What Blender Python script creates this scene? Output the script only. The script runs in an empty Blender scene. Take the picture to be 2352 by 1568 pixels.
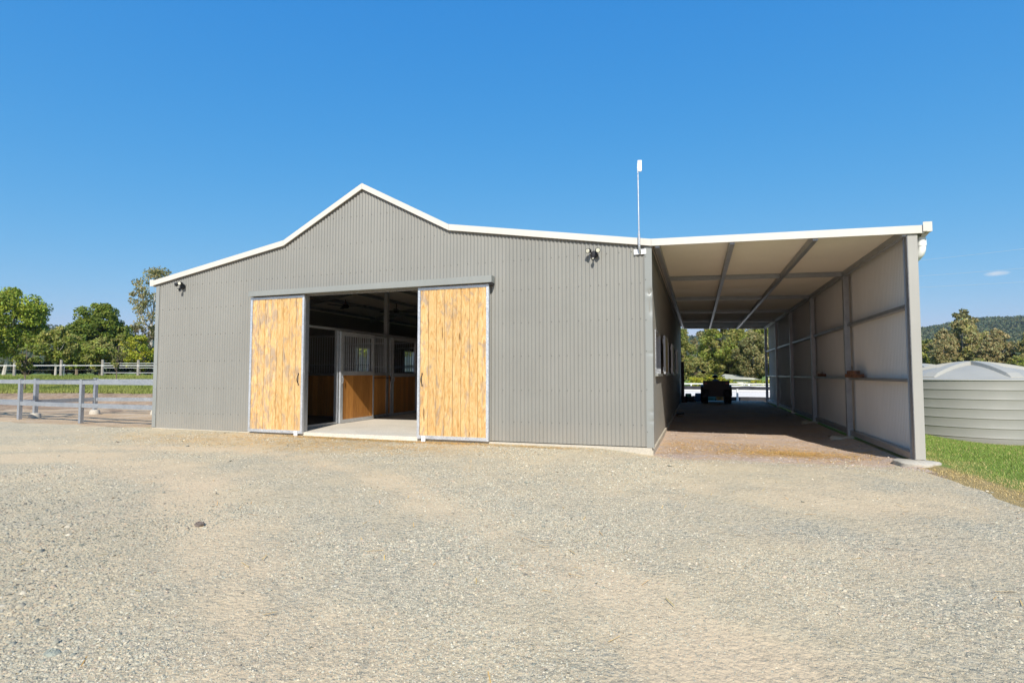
import bpy, math, random
import numpy as np
from math import radians, sin, cos, pi
from mathutils import Vector, Matrix

random.seed(7)
RNG = np.random.default_rng(11)
SC = bpy.context.scene
COL = SC.collection

# ------------------------------------------------------------------ camera
cam_d = bpy.data.cameras.new('camera')
cam = bpy.data.objects.new('camera', cam_d)
COL.objects.link(cam)
cam.location = (0.725, -9.600, 1.274)
cam.rotation_euler = (radians(90) + 0.0516, 0, 0.3293)
cam_d.sensor_width = 36
cam_d.lens = 36 * 1247.0 / 2352
cam_d.shift_y = 9.38 / 2352
cam_d.clip_start = 0.05
cam_d.clip_end = 6000
SC.camera = cam

# ------------------------------------------------------------------ sky and sun
LIGHT = Vector((-1.14, 4.12, -3.42)).normalized()       # direction the sunlight travels
SUN_EL = math.asin(-LIGHT.z)
world = bpy.data.worlds.new('World')
SC.world = world
world.use_nodes = True
wn = world.node_tree.nodes
wl = world.node_tree.links
wn.clear()
sky = wn.new('ShaderNodeTexSky')
sky.sky_type = 'NISHITA'
sky.sun_disc = False
sky.sun_elevation = SUN_EL
sky.sun_rotation = math.atan2(-LIGHT.x, -LIGHT.y)
sky.altitude = 0
sky.air_density = 1.0
sky.dust_density = 0.2
sky.ozone_density = 3.0
# film-like grade of the whole sky: deeper red fall-off, flatter blue
sp_ = wn.new('ShaderNodeSeparateColor')
wl.new(sky.outputs[0], sp_.inputs[0])
cb_ = wn.new('ShaderNodeCombineColor')
for i, (g_, k_) in enumerate(((1.45, 1.197), (0.60, 0.784), (0.23, 0.893))):
    m1 = wn.new('ShaderNodeMath'); m1.operation = 'MULTIPLY'; m1.inputs[1].default_value = 0.1
    m2 = wn.new('ShaderNodeMath'); m2.operation = 'POWER'; m2.inputs[1].default_value = g_
    m3 = wn.new('ShaderNodeMath'); m3.operation = 'MULTIPLY'; m3.inputs[1].default_value = k_ * 10 / 1.231
    wl.new(sp_.outputs[i], m1.inputs[0]); wl.new(m1.outputs[0], m2.inputs[0]); wl.new(m2.outputs[0], m3.inputs[0])
    wl.new(m3.outputs[0], cb_.inputs[i])
hsv = cb_
# one small wisp of cloud low on the right
tc = wn.new('ShaderNodeTexCoord')
bg = wn.new('ShaderNodeBackground')
bg.inputs['Strength'].default_value = 0.105
out = wn.new('ShaderNodeOutputWorld')
CLD = Vector((0.3893, 0.9109, 0.1365)).normalized()
c_r = CLD.cross(Vector((0, 0, 1))).normalized()
c_u = c_r.cross(CLD)


def wdot(v, k):
    d = wn.new('ShaderNodeVectorMath')
    d.operation = 'DOT_PRODUCT'
    wl.new(tc.outputs['Generated'], d.inputs[0])
    d.inputs[1].default_value = v * k
    return d.outputs['Value']


def wmath(op, a, b):
    m = wn.new('ShaderNodeMath')
    m.operation = op
    for i, q in enumerate((a, b)):
        if isinstance(q, (int, float)):
            m.inputs[i].default_value = q
        else:
            wl.new(q, m.inputs[i])
    return m.outputs[0]


nz = wn.new('ShaderNodeTexNoise')
nz.inputs['Scale'].default_value = 130.0
nz.inputs['Detail'].default_value = 5.0
wl.new(tc.outputs['Generated'], nz.inputs['Vector'])
cu = wdot(c_r, 1 / 0.0155)
cv = wdot(c_u, 1 / 0.0038)
fr = wmath('MULTIPLY', wmath('GREATER_THAN', wdot(CLD, 1.0), 0.0), wmath('SUBTRACT', 1.0, wmath('ADD', wmath('MULTIPLY', cu, cu), wmath('MULTIPLY', cv, cv))))
fac = wmath('MULTIPLY', wmath('MAXIMUM', wmath('MULTIPLY', fr, wmath('MULTIPLY', nz.outputs[0], 1.6)), 0.0), 0.75)
cm = wn.new('ShaderNodeMix')
cm.data_type = 'RGBA'
cm.clamp_factor = True
wl.new(fac, cm.inputs[0])
wl.new(hsv.outputs[0], cm.inputs[6])
cm.inputs[7].default_value = (6.2, 6.6, 7.0, 1)
wl.new(cm.outputs[2], bg.inputs['Color'])
wl.new(bg.outputs[0], out.inputs['Surface'])

sun_d = bpy.data.lights.new('sun', 'SUN')
sun_d.energy = 5.0
sun_d.angle = radians(0.5)
sun_d.color = (1.0, 0.95, 0.87)
sun = bpy.data.objects.new('sun', sun_d)
COL.objects.link(sun)
sun.location = (10, -30, 30)
sun.rotation_euler = LIGHT.to_track_quat('-Z', 'Y').to_euler()

SC.view_settings.view_transform = 'Standard'
SC.view_settings.look = 'None'
SC.view_settings.exposure = 0.30
SC.view_settings.gamma = 1.0
SC.view_settings.use_curve_mapping = False
SC.cycles.use_denoising = True
SC.cycles.max_bounces = 8
SC.cycles.diffuse_bounces = 4

# ------------------------------------------------------------------ helpers
ORIGIN = {}


class MB:
    """collects shapes, then links them as ONE mesh object"""

    def __init__(self):
        self.v = []
        self.f = []

    def box(self, c, s, rz=0.0, M=None):
        x, y, z = s[0] / 2, s[1] / 2, s[2] / 2
        n = len(self.v)
        R = M if M is not None else Matrix.Rotation(rz, 3, 'Z')
        for p in ((-x, -y, -z), (x, -y, -z), (x, y, -z), (-x, y, -z), (-x, -y, z), (x, -y, z), (x, y, z), (-x, y, z)):
            q = R @ Vector(p)
            self.v.append((q.x + c[0], q.y + c[1], q.z + c[2]))
        for a in ((0, 3, 2, 1), (4, 5, 6, 7), (0, 1, 5, 4), (1, 2, 6, 5), (2, 3, 7, 6), (3, 0, 4, 7)):
            self.f.append(tuple(n + i for i in a))
        return self

    def b2(self, x0, x1, y0, y1, z0, z1):
        return self.box(((x0 + x1) / 2, (y0 + y1) / 2, (z0 + z1) / 2), (abs(x1 - x0), abs(y1 - y0), abs(z1 - z0)))

    def bar(self, a, b, w, h, up=(0, 0, 1)):
        """rectangular bar from a to b, w across, h along up"""
        a = Vector(a); b = Vector(b)
        d = (b - a)
        L = d.length
        d.normalize()
        u = Vector(up)
        s = d.cross(u)
        if s.length < 1e-4:
            s = d.cross(Vector((1, 0, 0)))
        s.normalize()
        u = s.cross(d)
        R = Matrix((d, s, u)).transposed()
        return self.box((a + b) / 2, (L, w, h), M=R)

    def tube(self, pts, r, n=8, cap=True):
        pts = [Vector(p) for p in pts]
        rs = r if isinstance(r, (list, tuple)) else [r] * len(pts)
        base = len(self.v)
        ref = None
        for i, p in enumerate(pts):
            if i == 0:
                d = pts[1] - pts[0]
            elif i == len(pts) - 1:
                d = pts[-1] - pts[-2]
            else:
                d = pts[i + 1] - pts[i - 1]
            d.normalize()
            if ref is None:
                ref = Vector((1, 0, 0)) if abs(d.x) < 0.8 else Vector((0, 1, 0))
            s = (ref - d * ref.dot(d)).normalized()
            t = d.cross(s)
            ref = s
            for k in range(n):
                a = 2 * pi * k / n
                q = p + (s * cos(a) + t * sin(a)) * rs[i]
                self.v.append(tuple(q))
        for i in range(len(pts) - 1):
            for k in range(n):
                a = base + i * n + k
                b = base + i * n + (k + 1) % n
                self.f.append((a, b, b + n, a + n))
        if cap:
            self.f.append(tuple(base + k for k in reversed(range(n))))
            e = base + (len(pts) - 1) * n
            self.f.append(tuple(e + k for k in range(n)))
        return self

    def lathe(self, c, prof, n=24, axis='Z', a0=0.0, a1=2 * pi):
        """prof: list of (r, h) along axis"""
        base = len(self.v)
        full = abs(a1 - a0 - 2 * pi) < 1e-6
        m = n if full else n + 1
        for r, h in prof:
            for k in range(m):
                a = a0 + (a1 - a0) * k / n
                x, y = r * cos(a), r * sin(a)
                p = {'Z': (x, y, h), 'X': (h, x, y), 'Y': (x, h, y)}[axis]
                self.v.append((p[0] + c[0], p[1] + c[1], p[2] + c[2]))
        for i in range(len(prof) - 1):
            for k in range(n):
                a = base + i * m + k
                b = base + i * m + (k + 1) % m
                self.f.append((a, b, b + m, a + m))
        return self

    def prism(self, poly, y0, y1):
        """poly in (x, z), extruded along y"""
        n = len(self.v)
        m = len(poly)
        for y in (y0, y1):
            for x, z in poly:
                self.v.append((x, y, z))
        self.f.append(tuple(n + i for i in range(m)))
        self.f.append(tuple(n + m + i for i in reversed(range(m))))
        for i in range(m):
            j = (i + 1) % m
            self.f.append((n + i, n + m + i, n + m + j, n + j))
        return self

    def ell(self, c, r, n=10, m=6):
        base = len(self.v)
        for i in range(m + 1):
            t = pi * i / m
            for k in range(n):
                a = 2 * pi * k / n
                self.v.append((c[0] + r[0] * sin(t) * cos(a), c[1] + r[1] * sin(t) * sin(a), c[2] + r[2] * cos(t)))
        for i in range(m):
            for k in range(n):
                a = base + i * n + k
                b = base + i * n + (k + 1) % n
                self.f.append((a, a + n, b + n, b))
        return self

    def mesh(self, name, mat, o=(0, 0, 0), smooth=False):
        me = bpy.data.meshes.new(name)
        v = [(p[0] - o[0], p[1] - o[1], p[2] - o[2]) for p in self.v]
        me.from_pydata(v, [], self.f)
        me.update()
        if mat:
            me.materials.append(mat)
        if smooth:
            me.polygons.foreach_set('use_smooth', [True] * len(me.polygons))
            try:
                me.set_sharp_from_angle(angle=radians(40))
            except Exception:
                pass
        return me

    def build(self, name, mat, parent=None, smooth=False, **kw):
        o = ORIGIN.get(parent.name, (0, 0, 0)) if parent else (0, 0, 0)
        ob = bpy.data.objects.new(name, self.mesh(name, mat, o, smooth))
        COL.objects.link(ob)
        if parent:
            ob.parent = parent
            ORIGIN[ob.name] = o
        for k, val in kw.items():
            ob[k] = val
        return ob


def thing(name, label, cat, loc=(0, 0, 0), group=None):
    o = bpy.data.objects.new(name, None)
    COL.objects.link(o)
    o.location = loc
    o.empty_display_size = 0.2
    o['label'] = label
    o['category'] = cat
    if group:
        o['group'] = group
    ORIGIN[o.name] = tuple(loc)
    return o


def tag(o, label, cat, group=None):
    o['label'] = label
    o['category'] = cat
    if group:
        o['group'] = group
    return o


def inst(name, me, parent, loc, rot=None):
    """child that shares mesh data; loc in world space"""
    ob = bpy.data.objects.new(name, me)
    COL.objects.link(ob)
    o = ORIGIN.get(parent.name, (0, 0, 0))
    ob.parent = parent
    ob.location = (loc[0] - o[0], loc[1] - o[1], loc[2] - o[2])
    if rot:
        ob.rotation_euler = rot
    return ob


def copy_tree(o, loc=None, rz=None, scale=None, label=None):
    c = o.copy()
    COL.objects.link(c)
    if loc is not None:
        c.location = loc
    if rz is not None:
        c.rotation_euler = (0, 0, rz)
    if scale is not None:
        c.scale = scale
    if label:
        c['label'] = label
    for ch in list(o.children):
        d = ch.copy()
        COL.objects.link(d)
        d.parent = c
        for g in list(ch.children):
            e = g.copy()
            COL.objects.link(e)
            e.parent = d
    return c


def npmesh(name, v, f, mat, attr=None, smooth=False):
    """fast mesh from numpy; f is (n,3) or (n,4); attr: per-vertex RGBA 'tone'"""
    me = bpy.data.meshes.new(name)
    k = f.shape[1]
    me.vertices.add(len(v))
    me.vertices.foreach_set('co', np.ascontiguousarray(v, dtype=np.float32).ravel())
    me.loops.add(f.size)
    me.loops.foreach_set('vertex_index', np.ascontiguousarray(f, dtype=np.int32).ravel())
    me.polygons.add(len(f))
    me.polygons.foreach_set('loop_start', np.arange(0, f.size, k, dtype=np.int32))
    if smooth:
        me.polygons.foreach_set('use_smooth', np.ones(len(f), dtype=bool))
    me.update(calc_edges=True)
    if attr is not None:
        a = me.color_attributes.new('tone', 'FLOAT_COLOR', 'POINT')
        a.data.foreach_set('color', np.ascontiguousarray(attr, dtype=np.float32).ravel())
    if mat:
        me.materials.append(mat)
    me.validate()
    return me


def link(name, me, parent=None, **kw):
    ob = bpy.data.objects.new(name, me)
    COL.objects.link(ob)
    if parent:
        ob.parent = parent
    for k, v in kw.items():
        ob[k] = v
    return ob


def sstep(a, b, x):
    t = np.clip((np.asarray(x, float) - a) / (b - a), 0, 1)
    return t * t * (3 - 2 * t)


def vnoise(x, y, s, seed=0):
    """cheap smooth value noise on numpy arrays"""
    x = np.asarray(x, float) / s
    y = np.asarray(y, float) / s
    xi = np.floor(x).astype(np.int64)
    yi = np.floor(y).astype(np.int64)
    fx = x - xi
    fy = y - yi
    fx = fx * fx * (3 - 2 * fx)
    fy = fy * fy * (3 - 2 * fy)

    def h(i, j):
        n = (i * 374761393 + j * 668265263 + seed * 974634777) & 0x7fffffff
        n = ((n ^ (n >> 13)) * 1274126177) & 0x7fffffff
        return ((n ^ (n >> 16)) & 0xffff) / 65535.0
    return (h(xi, yi) * (1 - fx) + h(xi + 1, yi) * fx) * (1 - fy) + (h(xi, yi + 1) * (1 - fx) + h(xi + 1, yi + 1) * fx) * fy


# ------------------------------------------------------------------ materials
class NT:
    def __init__(self, name):
        self.m = bpy.data.materials.new(name)
        self.m.use_nodes = True
        self.t = self.m.node_tree
        self.t.nodes.clear()
        self.out = self.t.nodes.new('ShaderNodeOutputMaterial')

    def n(self, typ, ins=None, **props):
        nd = self.t.nodes.new('ShaderNode' + typ)
        for k, v in props.items():
            setattr(nd, k, v)
        for k, v in (ins or {}).items():
            self.set(nd.inputs[k], v)
        return nd

    def set(self, sock, v):
        if isinstance(v, bpy.types.NodeSocket):
            self.t.links.new(v, sock)
        elif isinstance(v, bpy.types.Node):
            self.t.links.new(v.outputs[0], sock)
        else:
            if hasattr(sock.default_value, '__len__') and isinstance(v, (tuple, list)) and len(v) == 3 and len(sock.default_value) == 4:
                v = (*v, 1)
            sock.default_value = v

    def coord(self, kind='Object', scale=(1, 1, 1), rnd=False, loc=(0, 0, 0)):
        c = self.n('TexCoord')
        mp = self.n('Mapping', {'Vector': c.outputs[kind], 'Scale': scale, 'Location': loc})
        if rnd:
            oi = self.n('ObjectInfo')
            mu = self.n('Math', {0: oi.outputs['Random'], 1: 37.0}, operation='MULTIPLY')
            cb = self.n('CombineXYZ', {0: mu, 1: mu, 2: mu})
            ad = self.n('VectorMath', {0: mp.outputs[0], 1: cb.outputs[0]}, operation='ADD')
            return ad.outputs[0]
        return mp.outputs[0]

    def noise(self, vec, scale, detail=4.0, rough=0.55, dist=0.0):
        return self.n('TexNoise', {'Vector': vec, 'Scale': scale, 'Detail': detail, 'Roughness': rough, 'Distortion': dist}).outputs[0]

    def ramp(self, fac, stops, interp='LINEAR'):
        r = self.n('ValToRGB', {0: fac})
        r.color_ramp.interpolation = interp
        e = r.color_ramp.elements
        while len(e) < len(stops):
            e.new(0.5)
        for el, (p, c) in zip(e, stops):
            el.position = p
            el.color = (*c, 1) if len(c) == 3 else c
        return r.outputs[0]

    def mix(self, fac, a, b, blend='MIX'):
        m = self.n('Mix', data_type='RGBA', blend_type=blend)
        self.set(m.inputs[0], fac)
        self.set(m.inputs[6], a)
        self.set(m.inputs[7], b)
        return m.outputs[2]

    def math(self, op, a, b=0.0, clamp=False):
        m = self.n('Math', {0: a, 1: b}, operation=op)
        m.use_clamp = clamp
        return m.outputs[0]

    def bump(self, h, strength=0.3, dist=0.01):
        return self.n('Bump', {'Height': h, 'Strength': strength, 'Distance': dist}).outputs[0]

    def pbr(self, col, rough=0.5, metal=0.0, normal=None, spec=0.5, **kw):
        p = self.n('BsdfPrincipled', {'Base Color': col, 'Roughness': rough, 'Metallic': metal, 'Specular IOR Level': spec})
        if normal is not None:
            self.set(p.inputs['Normal'], normal)
        for k, v in kw.items():
            self.set(p.inputs[k], v)
        self.t.links.new(p.outputs[0], self.out.inputs['Surface'])
        return p


def g3(v, d=(0, 0, 0)):
    return tuple(max(0, v + x) for x in d)


def simple(name, col, rough=0.5, metal=0.0, var=0.12, scale=6.0, spec=0.4, bump=0.0, bscale=60):
    t = NT(name)
    c = t.coord()
    f = t.noise(c, scale, 5)
    a = tuple(x * (1 - var) for x in col)
    b = tuple(min(1, x * (1 + var)) for x in col)
    colr = t.ramp(f, [(0.3, a), (0.7, b)])
    nm = t.bump(t.noise(c, bscale, 3), bump, 0.01) if bump else None
    t.pbr(colr, rough, metal, nm, spec)
    return t.m


def m_paint(name, col, rough=0.42, dirt=0.35):
    """factory painted steel sheet: even colour, faint chalking, splash dirt low down"""
    t = NT(name)
    c = t.coord('Object')
    f = t.noise(c, 0.9, 4)
    f2 = t.noise(t.coord('Object', (14, 14, 0.5)), 1.0, 3)
    base = t.ramp(f, [(0.3, tuple(x * 0.95 for x in col)), (0.7, tuple(x * 1.04 for x in col))])
    base = t.mix(0.10, base, t.ramp(f2, [(0.35, tuple(x * 0.8 for x in col)), (0.65, tuple(x * 1.15 for x in col))]))
    sx = t.n('SeparateXYZ', {0: c})
    wn_ = t.n('TexWhiteNoise', {'W': t.math('FLOOR', t.math('DIVIDE', sx.outputs[0], 0.7975))}, noise_dimensions='1D').outputs['Value']
    base = t.mix(1.0, base, t.ramp(wn_, [(0.0, (0.955,) * 3), (1.0, (1.035,) * 3)]), 'MULTIPLY') if dirt > 0.25 else base
    z = sx.outputs[2]
    lo = t.math('SUBTRACT', 1.0, t.math('MULTIPLY', z, 2.2), True)
    lo = t.math('MULTIPLY', lo, t.noise(c, 3.0, 5))
    base = t.mix(t.math('MULTIPLY', lo, dirt, True), base, (0.42, 0.34, 0.25))
    rg = t.ramp(f, [(0.3, (rough - .05,) * 3), (0.7, (rough + .08,) * 3)])
    t.pbr(base, rg, 0.0, None, 0.4)
    return t.m


def m_galv(name, v=0.5, metal=0.75):
    t = NT(name)
    c = t.coord('Object')
    vo = t.n('TexVoronoi', {'Vector': c, 'Scale': 55.0}).outputs['Color']
    sp = t.n('SeparateColor', {0: vo}).outputs[0]
    big = t.noise(c, 3.0, 4)
    col = t.ramp(t.math('ADD', t.math('MULTIPLY', sp, 0.35), t.math('MULTIPLY', big, 0.65)),
                 [(0.25, (v * .78, v * .82, v * .86)), (0.75, (v * 1.12, v * 1.15, v * 1.18))])
    rg = t.ramp(sp, [(0.0, (0.38,) * 3), (1.0, (0.58,) * 3)])
    t.pbr(col, rg, metal, None, 0.5)
    return t.m


def m_door_wood():
    t = NT('weathered_pine')
    c = t.coord('Object', (1, 1, 1), rnd=True)
    st = t.n('Mapping', {'Vector': c, 'Scale': (1, 1, 0.17)}).outputs[0]
    st2 = t.n('Mapping', {'Vector': c, 'Scale': (1, 1, 0.05)}).outputs[0]
    st3 = t.n('Mapping', {'Vector': c, 'Scale': (1, 1, 0.40)}).outputs[0]
    grain = t.noise(st, 17.0, 7, 0.68, 2.0)
    fine = t.noise(st2, 120.0, 4, 0.6)
    base = t.ramp(grain, [(0.30, (0.36, 0.18, 0.055)), (0.42, (0.55, 0.325, 0.118)), (0.54, (0.64, 0.44, 0.205)), (0.70, (0.72, 0.545, 0.30))])
    base = t.mix(0.15, base, t.ramp(fine, [(0.35, (0.34, 0.17, 0.05)), (0.6, (0.68, 0.48, 0.23))]))
    # silvered, weathered patches
    oi = t.n('ObjectInfo').outputs['Random']
    gp = t.noise(st3, 6.5, 7, 0.66, 0.8)
    thr = t.math('MULTIPLY', t.math('SUBTRACT', oi, 0.55), 0.12)
    gm = t.ramp(t.math('ADD', gp, thr), [(0.50, (0, 0, 0)), (0.60, (1, 1, 1))])
    grey = t.ramp(t.noise(st2, 90, 4), [(0.35, (0.24, 0.185, 0.14)), (0.65, (0.42, 0.345, 0.28))])
    base = t.mix(t.math('MULTIPLY', gm, 0.72), base, grey)
    # brown weather blotches
    bl = t.ramp(t.noise(st3, 11.0, 6, 0.7, 1.5), [(0.54, (0, 0, 0)), (0.68, (1, 1, 1))])
    base = t.mix(t.math('MULTIPLY', bl, 0.45), base, (0.30, 0.145, 0.045))
    # dark gum streaks
    st4 = t.n('Mapping', {'Vector': c, 'Scale': (1, 1, 0.11)}).outputs[0]
    sk = t.ramp(t.noise(st4, 17.0, 2, 0.4), [(0.705, (0, 0, 0)), (0.73, (1, 1, 1))])
    base = t.mix(t.math('MULTIPLY', sk, 0.7), base, (0.10, 0.045, 0.015))
    tint = t.ramp(oi, [(0.0, (0.90, 0.87, 0.82)), (1.0, (1.06, 1.04, 1.02))])
    base = t.mix(1.0, base, tint, 'MULTIPLY')
    h = t.math('ADD', grain, t.math('MULTIPLY', fine, 0.5))
    t.pbr(base, 0.72, 0, t.bump(h, 0.35, 0.003), 0.25)
    return t.m


def m_stall_wood():
    t = NT('oiled_hardwood')
    c = t.coord('Object', rnd=True)
    st = t.n('Mapping', {'Vector': c, 'Scale': (1, 1, 0.06)}).outputs[0]
    g = t.noise(st, 60, 5, 0.6, 0.6)
    oi = t.n('ObjectInfo').outputs['Random']
    base = t.ramp(g, [(0.3, (0.34, 0.145, 0.035)), (0.7, (0.56, 0.27, 0.075))])
    base = t.mix(1.0, base, t.ramp(oi, [(0, (0.72, 0.68, 0.62)), (1, (1.12, 1.08, 1.0))]), 'MULTIPLY')
    t.pbr(base, 0.45, 0, t.bump(g, 0.15, 0.002), 0.35)
    return t.m


def m_gravel():
    t = NT('crushed_gravel')
    c = t.coord('Object')
    big = t.noise(c, 0.33, 5, 0.6, 0.6)
    mid = t.noise(c, 1.7, 6, 0.62, 0.4)
    v1 = t.n('TexVoronoi', {'Vector': c, 'Scale': 62.0})
    v2 = t.n('TexVoronoi', {'Vector': c, 'Scale': 27.0})
    r1 = t.n('SeparateColor', {0: v1.outputs['Color']}).outputs[0]
    r2 = t.n('SeparateColor', {0: v2.outputs['Color']}).outputs[1]
    stone = t.ramp(r1, [(0.0, (0.27, 0.265, 0.235)), (0.35, (0.40, 0.385, 0.33)), (0.6, (0.49, 0.455, 0.385)), (0.85, (0.55, 0.475, 0.375)), (1.0, (0.66, 0.61, 0.53))])
    stone2 = t.ramp(r2, [(0.0, (0.27, 0.27, 0.245)), (0.5, (0.45, 0.425, 0.37)), (1.0, (0.60, 0.54, 0.45))])
    dust = t.ramp(t.noise(c, 5.0, 8, 0.7), [(0.25, (0.47, 0.39, 0.285)), (0.75, (0.62, 0.53, 0.405))])
    pink = t.ramp(t.noise(c, 0.55, 4, 0.5), [(0.52, (0, 0, 0)), (0.7, (1, 1, 1))])
    dust = t.mix(t.math('MULTIPLY', pink, 0.5), dust, (0.60, 0.475, 0.365))
    dust = t.mix(t.math('MULTIPLY', t.n('SeparateColor', {0: t.n('Attribute', attribute_name='tone').outputs['Color']}).outputs[0], 0.45), dust, (0.60, 0.475, 0.355))
    st = t.mix(t.ramp(t.noise(c, 9, 4), [(0.45, (0, 0, 0)), (0.55, (1, 1, 1))]), stone, stone2)
    trk = t.n('SeparateColor', {0: t.n('Attribute', attribute_name='tone').outputs['Color']}).outputs[0]
    dm = t.ramp(t.math('ADD', t.math('MULTIPLY', trk, 0.10), t.math('ADD', t.math('MULTIPLY', big, 0.55), t.math('MULTIPLY', mid, 0.45))), [(0.38, (0.25,) * 3), (0.60, (0.82,) * 3)])
    fm = t.ramp(t.math('ADD', t.math('MULTIPLY', t.noise(c, 30, 6, 0.75), 0.7), t.math('MULTIPLY', dm, 0.4)), [(0.42, (0, 0, 0)), (0.66, (1, 1, 1))])
    col = t.mix(fm, st, dust)
    # straw-stained apron at the stable door: chaff trodden into the stones
    xy = t.n('SeparateXYZ', {0: c})
    dx = t.math('DIVIDE', t.math('ADD', xy.outputs[0], 6.6), 5.2)
    dy = t.math('DIVIDE', t.math('ADD', xy.outputs[1], 1.0), 1.3)
    rr = t.math('SUBTRACT', 1.0, t.math('ADD', t.math('MULTIPLY', dx, dx), t.math('MULTIPLY', dy, dy)), True)
    chaff = t.math('MULTIPLY', rr, t.ramp(t.noise(c, 2.6, 8, 0.75), [(0.40, (0, 0, 0)), (0.68, (1, 1, 1))]))
    col = t.mix(t.math('MULTIPLY', chaff, 0.85, True), col, (0.56, 0.37, 0.17))
    col = t.mix(1.0, col, (1.03, 0.97, 0.815), 'MULTIPLY')
    h = t.math('ADD', t.math('MULTIPLY', v1.outputs['Distance'], -0.6), t.math('ADD', t.math('MULTIPLY', v2.outputs['Distance'], -1.0), t.math('MULTIPLY', t.noise(c, 140, 4), 0.5)))
    h = t.math('MULTIPLY', h, t.math('SUBTRACT', 1.15, t.math('MULTIPLY', fm, 0.7)))
    t.pbr(col, 0.9, 0, t.bump(h, 0.9, 0.014), 0.2)
    return t.m


def m_dirt(name, a, b, c3, straw=0.0):
    t = NT(name)
    c = t.coord('Object')
    n1 = t.noise(c, 0.8, 6, 0.62, 0.5)
    n2 = t.noise(c, 14, 7, 0.7)
    col = t.ramp(n1, [(0.3, a), (0.55, b), (0.75, c3)])
    v = t.n('TexVoronoi', {'Vector': c, 'Scale': 45.0})
    r = t.n('SeparateColor', {0: v.outputs['Color']}).outputs[0]
    col = t.mix(t.math('MULTIPLY', t.ramp(n2, [(0.45, (0, 0, 0)), (0.6, (1, 1, 1))]), 0.55), col,
                t.ramp(r, [(0, tuple(x * .6 for x in a)), (1, tuple(min(1, x * 1.25) for x in c3))]))
    if straw:
        s = t.noise(t.coord('Object', (1, 3, 1)), 1.4, 8, 0.72, 0.8)
        col = t.mix(t.math('MULTIPLY', t.ramp(s, [(0.48, (0, 0, 0)), (0.66, (1, 1, 1))]), straw), col, (0.60, 0.36, 0.12))
    h = t.math('ADD', n2, t.math('MULTIPLY', v.outputs['Distance'], -0.6))
    t.pbr(col, 0.93, 0, t.bump(h, 0.6, 0.02), 0.15)
    return t.m


def m_ground():
    """open ground: soil showing through grass, drier in patches; mask in 'tone': R dirt, G dry"""
    t = NT('paddock_soil_and_turf')
    c = t.coord('Object')
    at = t.n('Attribute', attribute_name='tone')
    sp = t.n('SeparateColor', {0: at.outputs['Color']})
    n1 = t.noise(c, 1.3, 8, 0.7)
    n2 = t.noise(c, 9.0, 6, 0.7)
    grass = t.ramp(n1, [(0.3, (0.12, 0.18, 0.03)), (0.6, (0.20, 0.26, 0.06)), (0.8, (0.30, 0.31, 0.10))])
    dry = t.ramp(n2, [(0.3, (0.30, 0.21, 0.09)), (0.7, (0.45, 0.34, 0.16))])
    dirt = t.ramp(n1, [(0.30, (0.13, 0.085, 0.052)), (0.5, (0.33, 0.225, 0.145)), (0.75, (0.47, 0.36, 0.26))])
    dirt = t.mix(0.4, dirt, t.ramp(n2, [(0.35, (0.17, 0.11, 0.07)), (0.65, (0.5, 0.38, 0.27))]))
    wob = t.math('MULTIPLY', t.math('SUBTRACT', t.noise(c, 3.0, 6, 0.7), 0.5), 0.7)
    fd = t.ramp(t.math('ADD', sp.outputs[0], wob), [(0.42, (0, 0, 0)), (0.55, (1, 1, 1))])
    fy = t.ramp(t.math('ADD', sp.outputs[1], wob), [(0.35, (0, 0, 0)), (0.65, (1, 1, 1))])
    col = t.mix(fy, grass, dry)
    col = t.mix(fd, col, dirt)
    t.pbr(col, 0.95, 0, t.bump(t.math('ADD', n2, t.noise(c, 40, 4)), 0.7, 0.05), 0.1)
    return t.m


def m_tone(name, rough=0.8, trans=0.0, spec=0.2, bump=0.0):
    """colour from the per-vertex 'tone' attribute (each stone / leaf / blade has its own)"""
    t = NT(name)
    at = t.n('Attribute', attribute_name='tone').outputs['Color']
    nm = None
    if bump:
        nm = t.bump(t.noise(t.coord('Object'), 120, 4), bump, 0.004)
    if trans:
        d = t.n('BsdfPrincipled', {'Base Color': at, 'Roughness': rough, 'Specular IOR Level': spec})
        tr = t.n('BsdfTranslucent', {'Color': t.mix(1.0, at, (1.0, 1.05, 0.55), 'MULTIPLY')})
        mx = t.n('MixShader', {0: trans, 1: d.outputs[0], 2: tr.outputs[0]})
        t.t.links.new(mx.outputs[0], t.out.inputs['Surface'])
    else:
        t.pbr(at, rough, 0, nm, spec)
    return t.m


def m_concrete(name, col=(0.5, 0.47, 0.42)):
    t = NT(name)
    c = t.coord('Object')
    n1 = t.noise(c, 1.2, 7, 0.65)
    n2 = t.noise(c, 30, 5, 0.6)
    a = t.ramp(n1, [(0.3, tuple(x * .82 for x in col)), (0.7, tuple(x * 1.08 for x in col))])
    a = t.mix(0.18, a, t.ramp(n2, [(0.4, tuple(x * .6 for x in col)), (0.6, tuple(min(1, x * 1.3) for x in col))]))
    t.pbr(a, 0.8, 0, t.bump(n2, 0.2, 0.004), 0.25)
    return t.m


def m_bark(name, a, b):
    t = NT(name)
    st = t.coord('Object', (1, 1, 0.25))
    f = t.noise(st, 7, 6, 0.65, 0.5)
    t.pbr(t.ramp(f, [(0.35, a), (0.65, b)]), 0.85, 0, t.bump(f, 0.4, 0.03), 0.15)
    return t.m


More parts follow.
